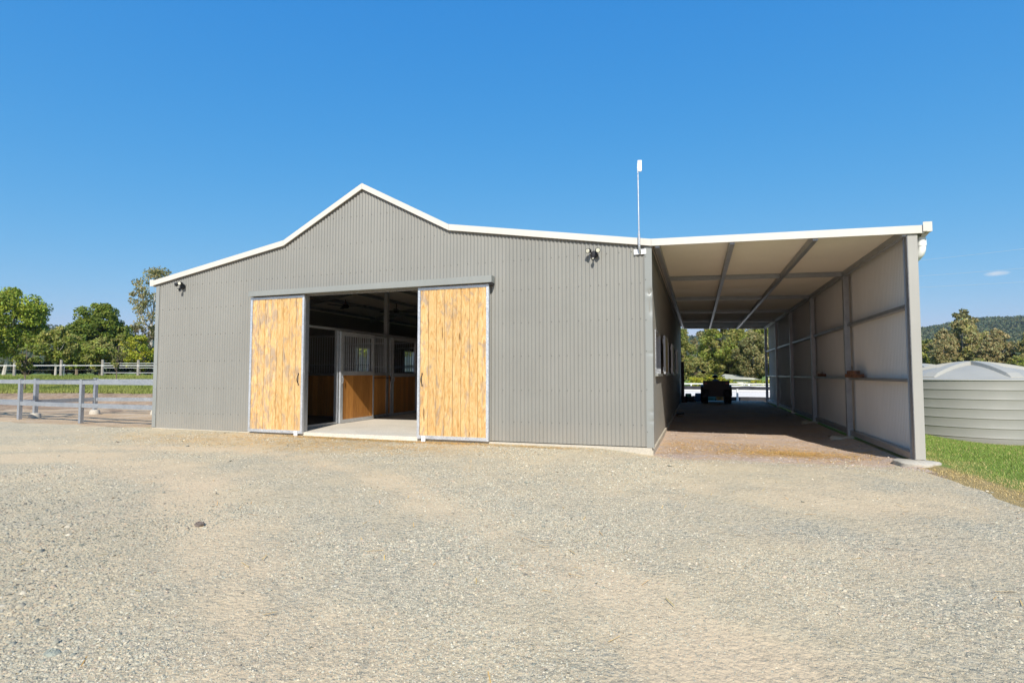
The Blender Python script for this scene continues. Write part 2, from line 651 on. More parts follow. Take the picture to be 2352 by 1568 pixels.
CREAM = m_paint('cream_painted_steel', (0.585, 0.55, 0.485), 0.38, 0.0)
WALLP = m_paint('grey_painted_corrugated_steel', (0.234, 0.228, 0.203), 0.45, 0.30)
TRIM = m_paint('grey_painted_flashing', (0.25, 0.258, 0.24), 0.36, 0.15)
POSTP = m_paint('pale_grey_painted_flashing', (0.36, 0.345, 0.31), 0.38, 0.15)
LINING = m_paint('off_white_painted_sheet_back', (0.70, 0.64, 0.55), 0.42, 0.1)
LININGW = m_paint('grey_sheet_back', (0.62, 0.60, 0.565), 0.34, 0.2)
GALV = m_galv('galvanised_steel', 0.56)
GALVC = m_galv('carport_galvanised_steel', 0.40, 0.75)
GALVF = m_galv('fence_galvanised_steel', 0.44, 0.65)
GALVD = m_galv('dull_galvanised_steel', 0.42, 0.7)
FRAMEG = m_galv('galvanised_door_frame', 0.62, 0.6)
WOOD = m_door_wood()
STALLW = m_stall_wood()
GRAVEL = m_gravel()
DIRTF = m_dirt('trodden_dirt_and_straw', (0.36, 0.275, 0.225), (0.47, 0.37, 0.305), (0.57, 0.465, 0.385), 0.62)
YARD = m_dirt('yard_sand', (0.36, 0.24, 0.14), (0.47, 0.34, 0.215), (0.54, 0.44, 0.325), 0.3)
SAND = m_dirt('arena_sand_pale', (0.70, 0.62, 0.53), (0.78, 0.70, 0.61), (0.82, 0.75, 0.66))
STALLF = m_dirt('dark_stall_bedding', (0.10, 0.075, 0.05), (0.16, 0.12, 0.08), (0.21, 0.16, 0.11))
GROUND = m_ground()
STONE = m_tone('gravel_stones', 0.85, 0, 0.25, 0.4)
LEAF = m_tone('foliage', 0.6, 0.30, 0.25)
GRASSM = m_tone('grass_blades', 0.6, 0.25, 0.2)
STRAWM = m_tone('straw_stalks', 0.7, 0.0, 0.2)
CONC = m_concrete('weathered_concrete', (0.50, 0.45, 0.365))
SLAB = m_concrete('barn_slab_concrete', (0.62, 0.565, 0.475))
BLACK = simple('black_plastic', (0.016, 0.016, 0.018), 0.42, var=0.2)
RUBBER = simple('black_rubber', (0.018, 0.018, 0.018), 0.75, var=0.25, bump=0.2)
LENS = simple('lamp_lens', (0.62, 0.60, 0.48), 0.15, var=0.05, spec=0.6)
WHITE = simple('white_plastic', (0.80, 0.80, 0.79), 0.35, var=0.03)
PVC = simple('white_pvc', (0.80, 0.79, 0.75), 0.3, var=0.03)
IRON = simple('black_iron', (0.018, 0.016, 0.015), 0.45, 0.3)
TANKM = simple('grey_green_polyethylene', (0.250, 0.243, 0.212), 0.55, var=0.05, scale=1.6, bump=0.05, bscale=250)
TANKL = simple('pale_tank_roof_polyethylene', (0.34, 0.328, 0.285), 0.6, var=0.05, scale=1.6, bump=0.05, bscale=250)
RAILW = simple('white_painted_rail', (0.78, 0.78, 0.76), 0.45, var=0.06)
CLOTH = simple('black_shade_cloth', (0.03, 0.03, 0.034), 0.8, var=0.5, scale=1.4, bump=0.4, bscale=9)
TIMB = simple('grey_fence_timber', (0.30, 0.27, 0.23), 0.85, var=0.25, scale=9, bump=0.3)
OLIVEW = simple('olive_stained_board', (0.22, 0.18, 0.09), 0.5, var=0.4, scale=5)
BROWNT = simple('rusty_brown_timber', (0.16, 0.075, 0.04), 0.8, var=0.4, scale=11, bump=0.3)
GREENP = simple('green_plastic_bucket', (0.10, 0.42, 0.22), 0.4, var=0.06)
BLUEP = simple('blue_plastic_tub', (0.05, 0.20, 0.48), 0.4, var=0.06)
TEALP = simple('teal_plastic_sack', (0.09, 0.26, 0.24), 0.5, var=0.2)
ORANGEP = simple('orange_plastic_feed_bin', (0.62, 0.28, 0.08), 0.5, var=0.1)
REDP = simple('red_plastic_lens', (0.30, 0.02, 0.015), 0.25, var=0.1)
TINM = simple('old_paint_tin', (0.45, 0.42, 0.38), 0.4, 0.4, var=0.15)
BARK = m_bark('pale_gum_bark', (0.36, 0.32, 0.26), (0.58, 0.54, 0.47))
BARKD = m_bark('brown_bark', (0.13, 0.095, 0.065), (0.25, 0.20, 0.15))
WIRE = simple('pale_wire', (0.78, 0.78, 0.78), 0.5, 0.3, var=0.05)
DROOF = simple('distant_tin_roof', (0.42, 0.43, 0.37), 0.4, var=0.05)
DWALL = simple('distant_shed_wall', (0.55, 0.52, 0.44), 0.6, var=0.08)

# ------------------------------------------------------------------ terrain
CX, CY = 0.725, -9.6


def axial(x, y):
    return (x - CX) * -0.3234 + (y - CY) * 0.9463


def gz(x, y):
    x = np.asarray(x, float)
    y = np.asarray(y, float)
    z = np.full(np.broadcast(x, y).shape, -0.045)
    # carport floor a little lower near its mouth
    w = sstep(-1.1, 0.15, x) * (1 - sstep(3.2, 3.75, x)) * sstep(-1.2, -0.1, y) * (1 - sstep(8, 17, y))
    z = z - 0.09 * w
    w2 = sstep(-0.5, 0.0, x) * (1 - sstep(3.4, 3.8, x)) * sstep(9, 17, y) * (1 - sstep(18, 19.5, y))
    z = z + 0.030 * w2
    # lawn falls away to the tanks on the right
    s = sstep(3.9, 8.0, x) * sstep(-2.0, 8.5, y) * (1 - sstep(16.5, 22, y))
    z = z - 0.48 * s
    # left: scraped bank, then a grassy rise
    a = axial(x, y) + (vnoise(x, y, 1.6, 3) - 0.5) * 1.2 + (vnoise(x, y, 0.45, 5) - 0.5) * 0.35
    wl_ = 1 - sstep(-15.0, -12.3, x)
    z = z + wl_ * (0.50 * sstep(20.6, 22.8, a) + 0.58 * sstep(23, 37, a) + 0.10 * sstep(37, 60, a))
    # behind the barn: drop to the riding arena
    wb = sstep(19.0, 21.5, y) * sstep(-12, -6, x) * (1 - sstep(9, 14, x))
    z = z - 0.56 * wb * (1 - sstep(52, 60, y)) - 0.4 * wb * sstep(52, 60, y)
    d = np.hypot(x - CX, y - CY)
    z = z + 0.03 * (vnoise(x, y, 2.4, 9) - 0.5) * sstep(0.5, 2, d) * (1 - wl_ * 0.3)
    return z


def xr(y):
    """right edge of the gravel, where lawn begins"""
    y = np.asarray(y, float)
    return 3.47 + 0.095 * np.maximum(0, -y - 0.2) + 0.20 * (vnoise(y, y * 0, 0.7, 21) - 0.5) + 0.1 * (vnoise(y, y * 0, 0.23, 22) - 0.5)


def axis_pts(lo, hi, c, near, far_ratio=1.12):
    """points dense near c, spreading outwards"""
    a = [c]
    s = near
    while a[-1] < hi:
        a.append(a[-1] + s)
        if a[-1] - c > 14:
            s *= far_ratio
    b = [c]
    s = near
    while b[-1] > lo:
        b.append(b[-1] - s)
        if c - b[-1] > 26:
            s *= far_ratio
    return np.array(sorted(set(b[1:] + a)))


gx = axis_pts(-1500, 1700, -2.0, 0.42)
gy = axis_pts(-60, 2200, 8.0, 0.42)
X, Y = np.meshgrid(gx, gy)
Z = gz(X, Y)
nx, ny = len(gx), len(gy)
idx = np.arange(nx * ny).reshape(ny, nx)
F = np.stack([idx[:-1, :-1], idx[:-1, 1:], idx[1:, 1:], idx[1:, :-1]], -1).reshape(-1, 4)
A = axial(X, Y) + (vnoise(X, Y, 1.6, 3) - 0.5) * 1.2
wl_ = 1 - sstep(-13.5, -12.2, X)
bankd = wl_ * sstep(19.5, 20.4, A) * (1 - sstep(22.6, 23.3, A))
dirtm = np.clip(bankd + (X > -12) * (X < 3.75) * (Y < 20) * (Y > -1.5), 0, 1)
dirtm = np.maximum(dirtm, wl_ * (A < 20.4))
dirtm = np.maximum(dirtm, (X > -14) * (X < 13) * (Y > 17) * (Y < 53))
dirtm = np.maximum(dirtm, 0.55 * (X > 5.6) * (X < 11) * (np.abs(np.hypot(X - 8.1, Y - 9.3) - 2.0) < 0.35))
drym = np.where(X > 3, 1 - sstep(0.15, 0.75, X - xr(Y)), 0.12) * np.where(Y < 3, 1, 0.3)
att = np.stack([dirtm.ravel(), drym.ravel(), np.zeros(nx * ny), np.ones(nx * ny)], -1)
sunk = 3.0 * (X > -31) * (X < 17) * (Y > 23.0) * (Y < 52) + (X < xr(Y) - 0.25) * (Y < -0.4) + (X > -11) * (X < 3.4) * (Y > -2) * (Y < 18.0) + (X < -12.4) * (Y > -1) * (A < 18.8)
Z = Z - 0.07 * np.clip(sunk, 0, 3)
me = npmesh('ground', np.stack([X.ravel(), Y.ravel(), Z.ravel()], -1), F, GROUND, att, True)
link('ground', me, kind='structure')


def sheet(name, mat, u, v, xf, yf, lift, extra=None, tone=None):
    """grid sheet over the ground: x = xf(u,v), y = yf(u,v)"""
    U, V = np.meshgrid(u, v)
    X = xf(U, V)
    Y = yf(U, V, X)
    Z = gz(X, Y) + lift
    if extra is not None:
        Z = Z + extra(X, Y)
    n, m = len(u), len(v)
    idx = np.arange(n * m).reshape(m, n)
    F = np.stack([idx[:-1, :-1], idx[:-1, 1:], idx[1:, 1:], idx[1:, :-1]], -1).reshape(-1, 4)
    ob = link(name, npmesh(name, np.stack([X.ravel(), Y.ravel(), Z.ravel()], -1), F, mat, tone(X, Y) if tone else None, True), kind='structure')
    return ob


TRACK = np.array([(-14.5, -5.8), (-10.5, -4.2), (-8.2, -3.6), (-6.2, -4.2), (-4.4, -5.1), (-2.9, -6.3), (-1.9, -6.95), (-1.2, -7.4), (-0.2, -8.6), (0.6, -10.5)])


def track(x, y):
    """how worn and dusty: 1 on the wheel tracks sweeping past the camera"""
    x = np.asarray(x, float); y = np.asarray(y, float)
    best = np.full(np.broadcast(x, y).shape, 9.0)
    for off in (0.0, 1.75):
        pts = TRACK + np.array([off * 0.75, off * 0.85])
        for (ax, ay), (bx, by) in zip(pts[:-1], pts[1:]):
            dx, dy = bx - ax, by - ay
            t = np.clip(((x - ax) * dx + (y - ay) * dy) / (dx * dx + dy * dy), 0, 1)
            best = np.minimum(best, np.hypot(x - ax - t * dx, y - ay - t * dy) + off * 0.12)
    best = best + 0.5 * (vnoise(x, y, 0.9, 101) - 0.5) + 0.25 * (vnoise(x, y, 0.3, 102) - 0.5)
    r = np.hypot((x - 2.1) / 1.5, (y + 2.9) / 0.8) + 0.7 * (vnoise(x, y, 0.6, 103) - 0.5)
    return np.maximum(1 - sstep(0.18, 0.75, best), 0.75 * (1 - sstep(0.5, 1.2, r)))


def ytop(x):
    """far edge of the gravel forecourt"""
    n = (vnoise(x, x * 0, 0.9, 31) - 0.5) * 0.35 + (vnoise(x, x * 0, 0.25, 32) - 0.5) * 0.12
    y = np.where(x < -11.7, 0.05 + n * 0.8, 0.20)
    y = y + (-0.42 + 1.6 * n) * sstep(-0.25, 0.35, x)
    return y


def rough_gravel(x, y):
    near = 1 - sstep(6, 13, np.hypot(x - CX, y - CY))
    return near * (-0.010 * track(x, y) + 0.016 * (vnoise(x, y, 0.8, 41) - 0.5) + 0.005 * (vnoise(x, y, 0.22, 42) - 0.5) + 0.003 * (vnoise(x, y, 0.07, 43) - 0.5)) + 0.004


ux = np.concatenate([np.linspace(-70, -16, 60)[:-1], np.linspace(-16, -5, 130)[:-1], np.linspace(-5, 3.47, 190)])
vy = np.concatenate([np.linspace(-45, -10, 25)[:-1], np.linspace(-10, -5, 110)[:-1], np.linspace(-5, 0, 75)])


def gx_f(U, V):
    e = xr(V)
    return np.where(U > 0, U / 3.47 * e, U)


def gy_f(U, V, X):
    t = ytop(X)
    return V + t * sstep(-2.5, 0.0, V)


def gravel_tone(x, y):
    w = track(x, y).ravel()
    return np.stack([w, w, w, np.ones_like(w)], -1)


sheet('gravel_forecourt', GRAVEL, ux, vy, gx_f, gy_f, 0.006, rough_gravel, gravel_tone)
sheet('carport_floor', DIRTF, np.linspace(-0.02, 1, 26), np.linspace(0, 1, 90),
      lambda U, V: -0.03 + U * 3.72,
      lambda U, V, X: -1.15 + 0.3 * vnoise(X, X * 0, 0.6, 55) + V * 19.6, 0.003,
      lambda x, y: 0.012 * (vnoise(x, y, 0.4, 44) - 0.5))
sheet('dirt_yard', YARD, np.linspace(-60, -11.3, 150), np.linspace(0, 1, 60), lambda U, V: U,
      lambda U, V, X: -0.12 + V * ((20.3 + (X - CX) * 0.3234) / 0.9463 + CY + 0.35 + (vnoise(X, X * 0, 1.3, 8) - .5) * 1.4), 0.004,
      lambda x, y: 0.03 * (vnoise(x, y, 0.5, 45) - 0.5) + 0.018 * (vnoise(x, y, 0.17, 46) - 0.5))
sheet('arena_sand', SAND, np.linspace(-30, 16, 40), np.linspace(24.0, 51.2, 26), lambda U, V: U, lambda U, V, X: V, 0.02)

# ------------------------------------------------------------------ corrugated sheet
PITCH = 0.0725
AMP = 0.0085


def corr(p0, du, dn, L, spans, per=8, rows=1, amp=None):
    """vertical corrugated sheet from p0 along du (unit), ribs along z, dn = rib direction; spans(u) -> [(z0,z1),..]"""
    n = int(round(L / PITCH * per))
    us = np.linspace(0, L, n + 1)
    mb = MB()
    prev = None
    for u in us:
        off = (amp or AMP) * cos(2 * pi * u / PITCH)
        px = p0[0] + du[0] * u + dn[0] * off
        py = p0[1] + du[1] * u + dn[1] * off
        sp = spans(u)
        cur = []
        for (z0, z1) in sp:
            ids = []
            for k in range(rows + 1):
                ids.append(len(mb.v))
                mb.v.append((px, py, z0 + (z1 - z0) * k / rows))
            cur.append(ids)
        if prev is not None:
            if len(prev) == len(cur):
                pairs = list(zip(prev, cur))
            elif len(prev) == 1 or len(cur) == 1:
                pairs = []
                # opening starts / ends here: bridge with extra columns at the previous position
                if len(prev) == 1:
                    one, many, ux_ = prev[0], cur, 0
                else:
                    one, many, ux_ = cur[0], prev, 1
                ox, oy, _ = mb.v[one[0]]
                for ids in many:
                    nn = []
                    for i in ids:
                        nn.append(len(mb.v))
                        mb.v.append((ox, oy, mb.v[i][2]))
                    pairs.append((nn, ids) if ux_ == 0 else (ids, nn))
            else:
                pairs = []
            for a, b in pairs:
                for k in range(rows):
                    mb.f.append((a[k], b[k], b[k + 1], a[k + 1]))
        prev = cur
    return mb


# ------------------------------------------------------------------ barn
W_, L_ = 11.65, 18.0
CXB = -5.85
PROFILE = [(-11.78, 3.513), (-7.85, 4.197), (-5.85, 5.243), (-3.85, 4.197), (0.0, 3.594), (3.95, 3.483)]


def roof_z(x):
    return float(np.interp(x, [p[0] for p in PROFILE], [p[1] for p in PROFILE]))


barn = thing('stable_barn', 'large grey corrugated steel stable barn with raised centre gable and open timber doors', 'barn', (-5.85, 0, 0))


def front_spans(u):
    x = -W_ + u
    z1 = roof_z(x) - 0.085
    z0 = -0.012 + 0.038 * (u / W_)
    if -7.30 < x < -4.46:
        return [(2.955, z1)]
    return [(z0, z1)]


corr((-W_, 0, 0), (1, 0), (0, -1), W_ - 0.02, front_spans).build('front_wall', WALLP, barn, True)


def win_spans(wins, top, z0=0.0):
    def f(u):
        for a, b, c, d in wins:
            if a < u < b:
                return [(z0, c), (d, top)]
        return [(z0, top)]
    return f


LWIN = [(4.45, 5.35, 1.36, 2.26), (8.05, 8.95, 1.36, 2.26), (11.65, 12.55, 1.36, 2.26), (15.25, 16.15, 1.36, 2.26)]
RWIN = [(1.13, 2.45, 1.27, 2.09), (4.70, 5.95, 1.27, 2.09), (8.30, 9.55, 1.27, 2.09)]
corr((-W_ + 0.01, 0.0, 0), (0, 1), (-1, 0), L_, win_spans(LWIN, 3.42), 6).build('side_wall', WALLP, barn, True)
corr((-0.045, 0.02, 0), (0, 1), (1, 0), L_ - 0.02, win_spans(RWIN, 3.49, -0.02), 6).build('side_wall', WALLP, barn, True)
corr((-W_, L_, 0), (1, 0), (0, 1), W_ - 0.02, lambda u: [(0.0, roof_z(-W_ + u) - 0.09)], 4).build('back_wall', WALLP, barn, True)


RAMP = 0.012


def roof_sheet(xa, xb, y0, y1, drop, mat, name, parent, per=6, ov=0.0):
    """corrugated roof panel, ribs run down the slope (along x)"""
    n = int((y1 - y0) / PITCH * per)
    mb = MB()
    for i in range(n + 1):
        y = y0 + (y1 - y0) * i / n
        off = RAMP * cos(2 * pi * y / PITCH)
        for x in (xa, xb):
            mb.v.append((x, y, roof_z(x) - drop + off))
        if i:
            a = len(mb.v) - 4
            mb.f.append((a, a + 1, a + 3, a + 2))
    return mb.build(name, mat, parent, True)


for xa, xb in ((-11.74, -7.85), (-7.85, -5.85), (-5.85, -3.85), (-3.85, -0.01)):
    roof_sheet(xa, xb, -0.045, L_ + 0.05, 0.045, LINING, 'roof_sheet', barn, 5)


def capping(xa, za, xb, zb, parent, ma=None, mb_=None):
    """barge capping: front face, top return; mitred vertically"""
    mb = MB()
    hgt = 0.115
    y0, y1 = -0.062, 0.14
    pts = [(y0, -hgt), (y0, 0.0), (y1, 0.0), (y1, -0.012), (y0 + 0.006, -0.012), (y0 + 0.006, -hgt + 0.004), (y0 + 0.028, -hgt - 0.001), (y0 + 0.028, -hgt - 0.004), (y0, -hgt - 0.004)]
    for x, z in ((xa, za), (xb, zb)):
        for y, dz in pts:
            mb.v.append((x, y, z + dz))
    m = len(pts)
    for i in range(m):
        j = (i + 1) % m
        mb.f.append((i, j, m + j, m + i))
    mb.f.append(tuple(range(m)))
    mb.f.append(tuple(reversed(range(m, 2 * m))))
    return mb.build('barge_capping', CREAM, parent)


G = 0.002
for (a, b) in zip(PROFILE[:4], PROFILE[1:5]):
    xb, zb = b
    capping(a[0] + G, a[1], xb - G, zb, barn)
capping(-5.93, 5.243 - 0.04 + 0.006, -5.77, 5.243 - 0.04 + 0.006, barn) if False else None

# left eave gutter with its stop end
mb = MB()
gp = [(-11.78, 3.40), (-11.67, 3.40), (-11.67, 3.51), (-11.685, 3.51), (-11.685, 3.415), (-11.765, 3.415), (-11.765, 3.555), (-11.78, 3.555)]
gp = [(x - 0.04, z - 0.01) for x, z in gp]
mb.prism(gp, -0.06, L_)
mb.prism([(-11.82, 3.388), (-11.708, 3.388), (-11.708, 3.545), (-11.82, 3.545)], -0.066, -0.061)
mb.build('gutter', CREAM, barn)

# corner flashings
def flashing(x0, x1, yf, z0, z1, name, mat, parent, dents):
    mb = MB()
    nu, nz = 10, 150
    for j in range(nz + 1):
        z = z0 + (z1 - z0) * j / nz
        for i in range(nu + 1):
            t = i / nu
            x = x0 + (x1 - x0) * t
            d = 0.0
            for (dx, dz, sx, sz, amp) in dents:
                d += amp * math.exp(-((t - dx) / sx) ** 2 - ((z - dz) / sz) ** 2)
            mb.v.append((x, yf + d, z))
    for j in range(nz):
        for i in range(nu):
            a = j * (nu + 1) + i
            mb.f.append((a, a + 1, a + nu + 2, a + nu + 1))
    # side return
    n = len(mb.v)
    for j in range(nz + 1):
        z = z0 + (z1 - z0) * j / nz
        d = 0.0
        for (dx, dz, sx, sz, amp) in dents:
            d += amp * math.exp(-((1 - dx) / sx) ** 2 - ((z - dz) / sz) ** 2)
        mb.v.append((x1 - d * 0.8, yf + d, z))
        mb.v.append((x1 - 0.002 - d * 0.5, yf + 0.11, z))
    for j in range(nz):
        a = n + 2 * j
        mb.f.append((a, a + 1, a + 3, a + 2))
    # left return tucks back to the wall
    mb.build(name, mat, parent, True)


flashing(-0.118, 0.004, -0.020, 0.018, 3.475, 'corner_flashing', TRIM, barn,
         [(0.9, 2.68, 0.6, 0.05, 0.030), (0.75, 2.50, 0.4, 0.10, 0.016), (1.0, 2.36, 0.5, 0.09, 0.02), (1.0, 1.62, 0.8, 0.022, 0.014), (0.8, 0.62, 0.4, 0.03, 0.012), (0.9, 0.46, 0.5, 0.025, 0.012), (0.4, 2.2, 0.8, 0.3, 0.004)])
mb = MB()
mb.b2(-11.668, -11.555, -0.014, -0.011, 0.0, 3.39)
mb.b2(-11.671, -11.668, -0.014, 0.10, 0.0, 3.39)
mb.build('corner_flashing', TRIM, barn)

# footing under the cladding
mb = MB()
mb.b2(-11.62, -7.26, -0.036, 0.10, -0.35, -0.010)
mb.build('concrete_footing', CONC, barn)
mb = MB()
mb.prism([(-4.50, -0.35), (-0.03, -0.35), (-0.03, 0.012), (-4.50, -0.004)], -0.038, 0.10)
mb.build('concrete_footing', CONC, barn)
mb = MB()
mb.b2(-0.13, -0.01, -0.02, 17.95, -0.35, -0.03)
mb.build('concrete_footing', CONC, barn)

# floor slab
mb = MB()
mb.b2(-11.60, -0.14, 0.102, 17.9, -0.3, 0.036)
mb.b2(-7.256, -4.504, -0.042, 0.102, -0.3, 0.036)
mb.build('concrete_floor', SLAB, barn)
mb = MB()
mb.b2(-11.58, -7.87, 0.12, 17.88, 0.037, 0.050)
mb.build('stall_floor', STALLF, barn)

# screws
SCR = MB()
def screw(x, z, y=-0.0115):
    SCR.lathe((x, y, z), [(0.0, -0.006), (0.004, -0.006), (0.0068, 0.0), (0.0068, 0.003)], 6, 'Y')
PAT = [0, 3, 5, 7]
for zr in (0.345, 0.93, 1.56, 2.18, 2.80, 3.36, 3.98, 4.55):
    k = 0
    x = -11.62
    seq = [3, 3, 2, 2]
    while x < -0.12:
        zz = zr + 0.004 * (x + 11.6)
        if zz < roof_z(x) - 0.2 and not (-8.9 < x < -2.9 and zz < 3.12):
            xx = -W_ + round((x + W_) / PITCH) * PITCH
            screw(xx, zz)
        x += PITCH * seq[k % 4]
        k += 1
for z in (0.28, 1.0, 1.66, 2.2, 2.9, 3.3):
    screw(-0.105, z, -0.021)
for i in range(24):
    screw(-W_ + 0.06 , 0.3 + i * 0.6, -0.0145) if 0.3 + i * 0.6 < 3.3 else None
ob = SCR.build('screw_heads', IRON, barn)
ob['kind'] = 'stuff'

# inner structure: columns, rafters, purlins
for x in (-7.80, -3.90):
    for y in (0.12, 4.08, 9.0, 13.5, 17.8):
        z1 = roof_z(x) - 0.16
        MB().b2(x - 0.055, x + 0.055, y - 0.055, y + 0.055, 0, z1).build('column', GALVD, barn)
for y in (0.12, 4.5, 9.0, 13.5, 17.8):
    mb = MB()
    for (xa, xb) in ((-11.6, -7.85), (-7.85, -5.85), (-5.85, -3.85), (-3.85, -0.1)):
        e = 0.004
        mb.bar((xa + e, y, roof_z(xa) - 0.17), (xb - e, y, roof_z(xb) - 0.17), 0.075, 0.17, (0, 0, 1))
    mb.bar((-8.0, y, 4.02), (-3.7, y, 4.02), 0.07, 0.12)
    mb.build('rafter', GALVD, barn)
for x in (-11.4, -10.4, -9.4, -8.4, -7.3, -6.4, -5.3, -4.4, -3.2, -2.2, -1.2, -0.3):
    MB().bar((x, 0.05, roof_z(x) - 0.115), (x, 17.9, roof_z(x) - 0.115), 0.06, 0.10).build('purlin', GALVD, barn)

# opening trim: steel head and jambs behind the doors
mb = MB()
mb.b2(-7.30, -4.46, 0.015, 0.10, 2.955, 3.06)
mb.build('door_head', GALVD, barn)
mb = MB()
mb.b2(-7.36, -7.262, -0.005, 0.12, 0.0, 2.954)
mb.build('door_jamb', GALV, barn)
mb = MB()
mb.b2(-4.50, -4.41, -0.005, 0.12, 0.0, 2.954)
mb.build('door_jamb', GALV, barn)

# sliding doors --------------------------------------------------------
DY = -0.105                                            # front plane of the door frame


def sliding_door(x0, x1, z0, z1, handle_x, guide_x, lab):
    fr = MB()
    w = 0.052
    y0, y1 = DY, DY + 0.055
    fr.b2(x0, x0 + w, y0, y1, z0, z1)
    fr.b2(x1 - w, x1, y0, y1, z0, z1)
    fr.b2(x0 + w, x1 - w, y0 + 0.001, y1, z1 - w, z1 - 0.001)
    fr.b2(x0 + w, x1 - w, y0 + 0.001, y1, z0 + 0.001, z0 + 0.065)
    d = fr.build('sliding_door', FRAMEG, barn)
    d['label'] = lab
    ix0, ix1 = x0 + w, x1 - w
    n = 8
    pw = (ix1 - ix0) / n
    zlo, zhi = z0 + 0.065, z1 - w
    H = zhi - zlo
    m = MB()
    c = 0.008
    hw = pw / 2 - 0.0032
    # bevelled plank: front face at y=-0.012
    prof = [(-hw, 0.014), (-hw, -0.006), (-hw + c, -0.012), (hw - c, -0.012), (hw, -0.006), (hw, 0.014)]
    for z in (-H / 2, H / 2):
        for px, py in prof:
            m.v.append((px, py, z))
    k = len(prof)
    for i in range(k):
        j = (i + 1) % k
        m.f.append((i, j, k + j, k + i))
    m.f.append(tuple(reversed(range(k))))
    m.f.append(tuple(range(k, 2 * k)))
    pm = m.mesh('plank', WOOD)
    for i in range(n):
        inst('plank', pm, d, (ix0 + pw * (i + 0.5), DY + 0.026 + random.uniform(-0.002, 0.002), (zlo + zhi) / 2))
    h = MB()
    pts = []
    for i in range(9):
        t = i / 8
        pts.append((handle_x, DY + 0.012 - 0.045 * sin(pi * t) ** 0.6, 1.06 + 0.19 * t))
    h.tube(pts, [0.007, 0.008, 0.009, 0.010, 0.010, 0.010, 0.009, 0.008, 0.007], 8)
    h.ell((handle_x, DY + 0.012, 1.045), (0.015, 0.007, 0.028), 8, 6)
    h.ell((handle_x, DY + 0.012, 1.265), (0.015, 0.007, 0.028), 8, 6)
    h.build('handle', IRON, d, True)
    g = MB()
    g.b2(guide_x - 0.04, guide_x + 0.04, DY - 0.028, DY - 0.003, z0 - 0.06, z0 + 0.055)
    g.build('floor_guide', WHITE, d)
    return d


sliding_door(-8.665, -7.215, 0.005, 2.955, -7.34, -7.36, 'weathered plank door left of the opening')
sliding_door(-4.485, -2.985, 0.012, 2.965, -4.385, -4.33, 'weathered plank door right of the opening')
# track cover
mb = MB()
mb.prism([(-8.66, 2.975), (-2.90, 2.985), (-2.90, 3.115), (-8.66, 3.085)], -0.185, -0.02)
mb.build('track_cover', TRIM, barn)
MB().b2(-2.955, -2.905, -0.17, -0.03, 2.935, 2.984).build('track_stop', IRON, barn)

# windows on the carport side: steel reveal, sill, shutter folded back
for (a, b, c, d) in RWIN:
    mb = MB()
    x0, x1 = -0.12, -0.022
    mb.b2(x0, x1, a - 0.03, a + 0.01, c, d)
    mb.b2(x0, x1, b - 0.01, b + 0.03, c, d)
    mb.b2(x0, x1, a - 0.03, b + 0.03, d, d + 0.03)
    f = mb.build('window_frame', GALVC, barn)
    MB().b2(-0.12, 0.012, a - 0.04, b + 0.10, c - 0.045, c - 0.002).build('sill', TRIM, f)
    s = MB().b2(0.035, 0.075, b + 0.06, b + 0.11, c, d)
    s.b2(0.035, 0.075, b + 1.14, b + 1.165, c, d)
    s.b2(0.036, 0.074, b + 0.11, b + 1.14, c, c + 0.05)
    s.b2(0.036, 0.074, b + 0.11, b + 1.14, d - 0.05, d)
    s = s.build('shutter', GALVC, barn)
    for k in range(7):
        MB().b2(0.044, 0.071, b + 0.111 + k * 0.147, b + 0.111 + k * 0.147 + 0.144, c + 0.05, d - 0.05).build('board', OLIVEW, s)
    for z in (c + 0.1, d - 0.12):
        MB().tube([(0.03, b + 0.045, z - 0.05), (0.03, b + 0.045, z + 0.05)], 0.010, 6).build('hinge', GALV, s)
# barred windows in the far stall wall
for (a, b, c, d) in LWIN:
    mb = MB()
    x0, x1 = -11.665, -11.59
    mb.b2(x0, x1, a - 0.03, a, c, d)
    mb.b2(x0, x1, b, b + 0.03, c, d)
    mb.b2(x0, x1, a - 0.03, b + 0.03, d, d + 0.03)
    mb.b2(x0, x1, a - 0.03, b + 0.03, c - 0.03, c)
    f = mb.build('window_frame', GALV, barn)
    for k in range(7):
        y = a + (b - a) * (k + 1) / 8
        MB().b2(-11.635, -11.621, y - 0.007, y + 0.007, c, d).build('bar', GALVD, f)
    MB().b2(-11.637, -11.619, a, b, c + 0.26, c + 0.285).build('rail', GALVD, f)

# ------------------------------------------------------------------ stall fronts inside
SX = -7.775


def boards_y(parent, y0, y1, z0, z1, x, n, mat=STALLW):
    w = (y1 - y0) / n
    m = MB().box((0, 0, 0), (0.026, w - 0.003, z1 - z0)).mesh('board', mat)
    for i in range(n):
        inst('board', m, parent, (x, y0 + w * (i + 0.5), (z0 + z1) / 2))


def bars_y(parent, y0, y1, z0, z1, x, n):
    m = MB().tube([(0, 0, -(z1 - z0) / 2), (0, 0, (z1 - z0) / 2)], 0.0095, 6).mesh('bar', FRAMEG, smooth=True)
    for i in range(n):
        inst('bar', m, parent, (x, y0 + (y1 - y0) * (i + 0.5) / n, (z0 + z1) / 2))


sf = thing('stall_front', 'row of galvanised horse stall fronts with bars over timber boards inside the barn aisle', 'stall front', (SX, 0.2, 0.036))
for y in (0.16, 1.77, 4.29, 7.80, 11.3):
    MB().b2(SX - 0.035, SX + 0.035, y - 0.035, y + 0.035, 0.036, 2.345).build('post', GALV, sf)
MB().b2(SX - 0.03, SX + 0.03, 0.125, 17.0, 2.349, 2.40).build('top_rail', GALV, sf)
MB().b2(SX - 0.035, SX + 0.035, 0.20, 1.73, 0.036, 0.09).build('door_sill', GALV, sf)
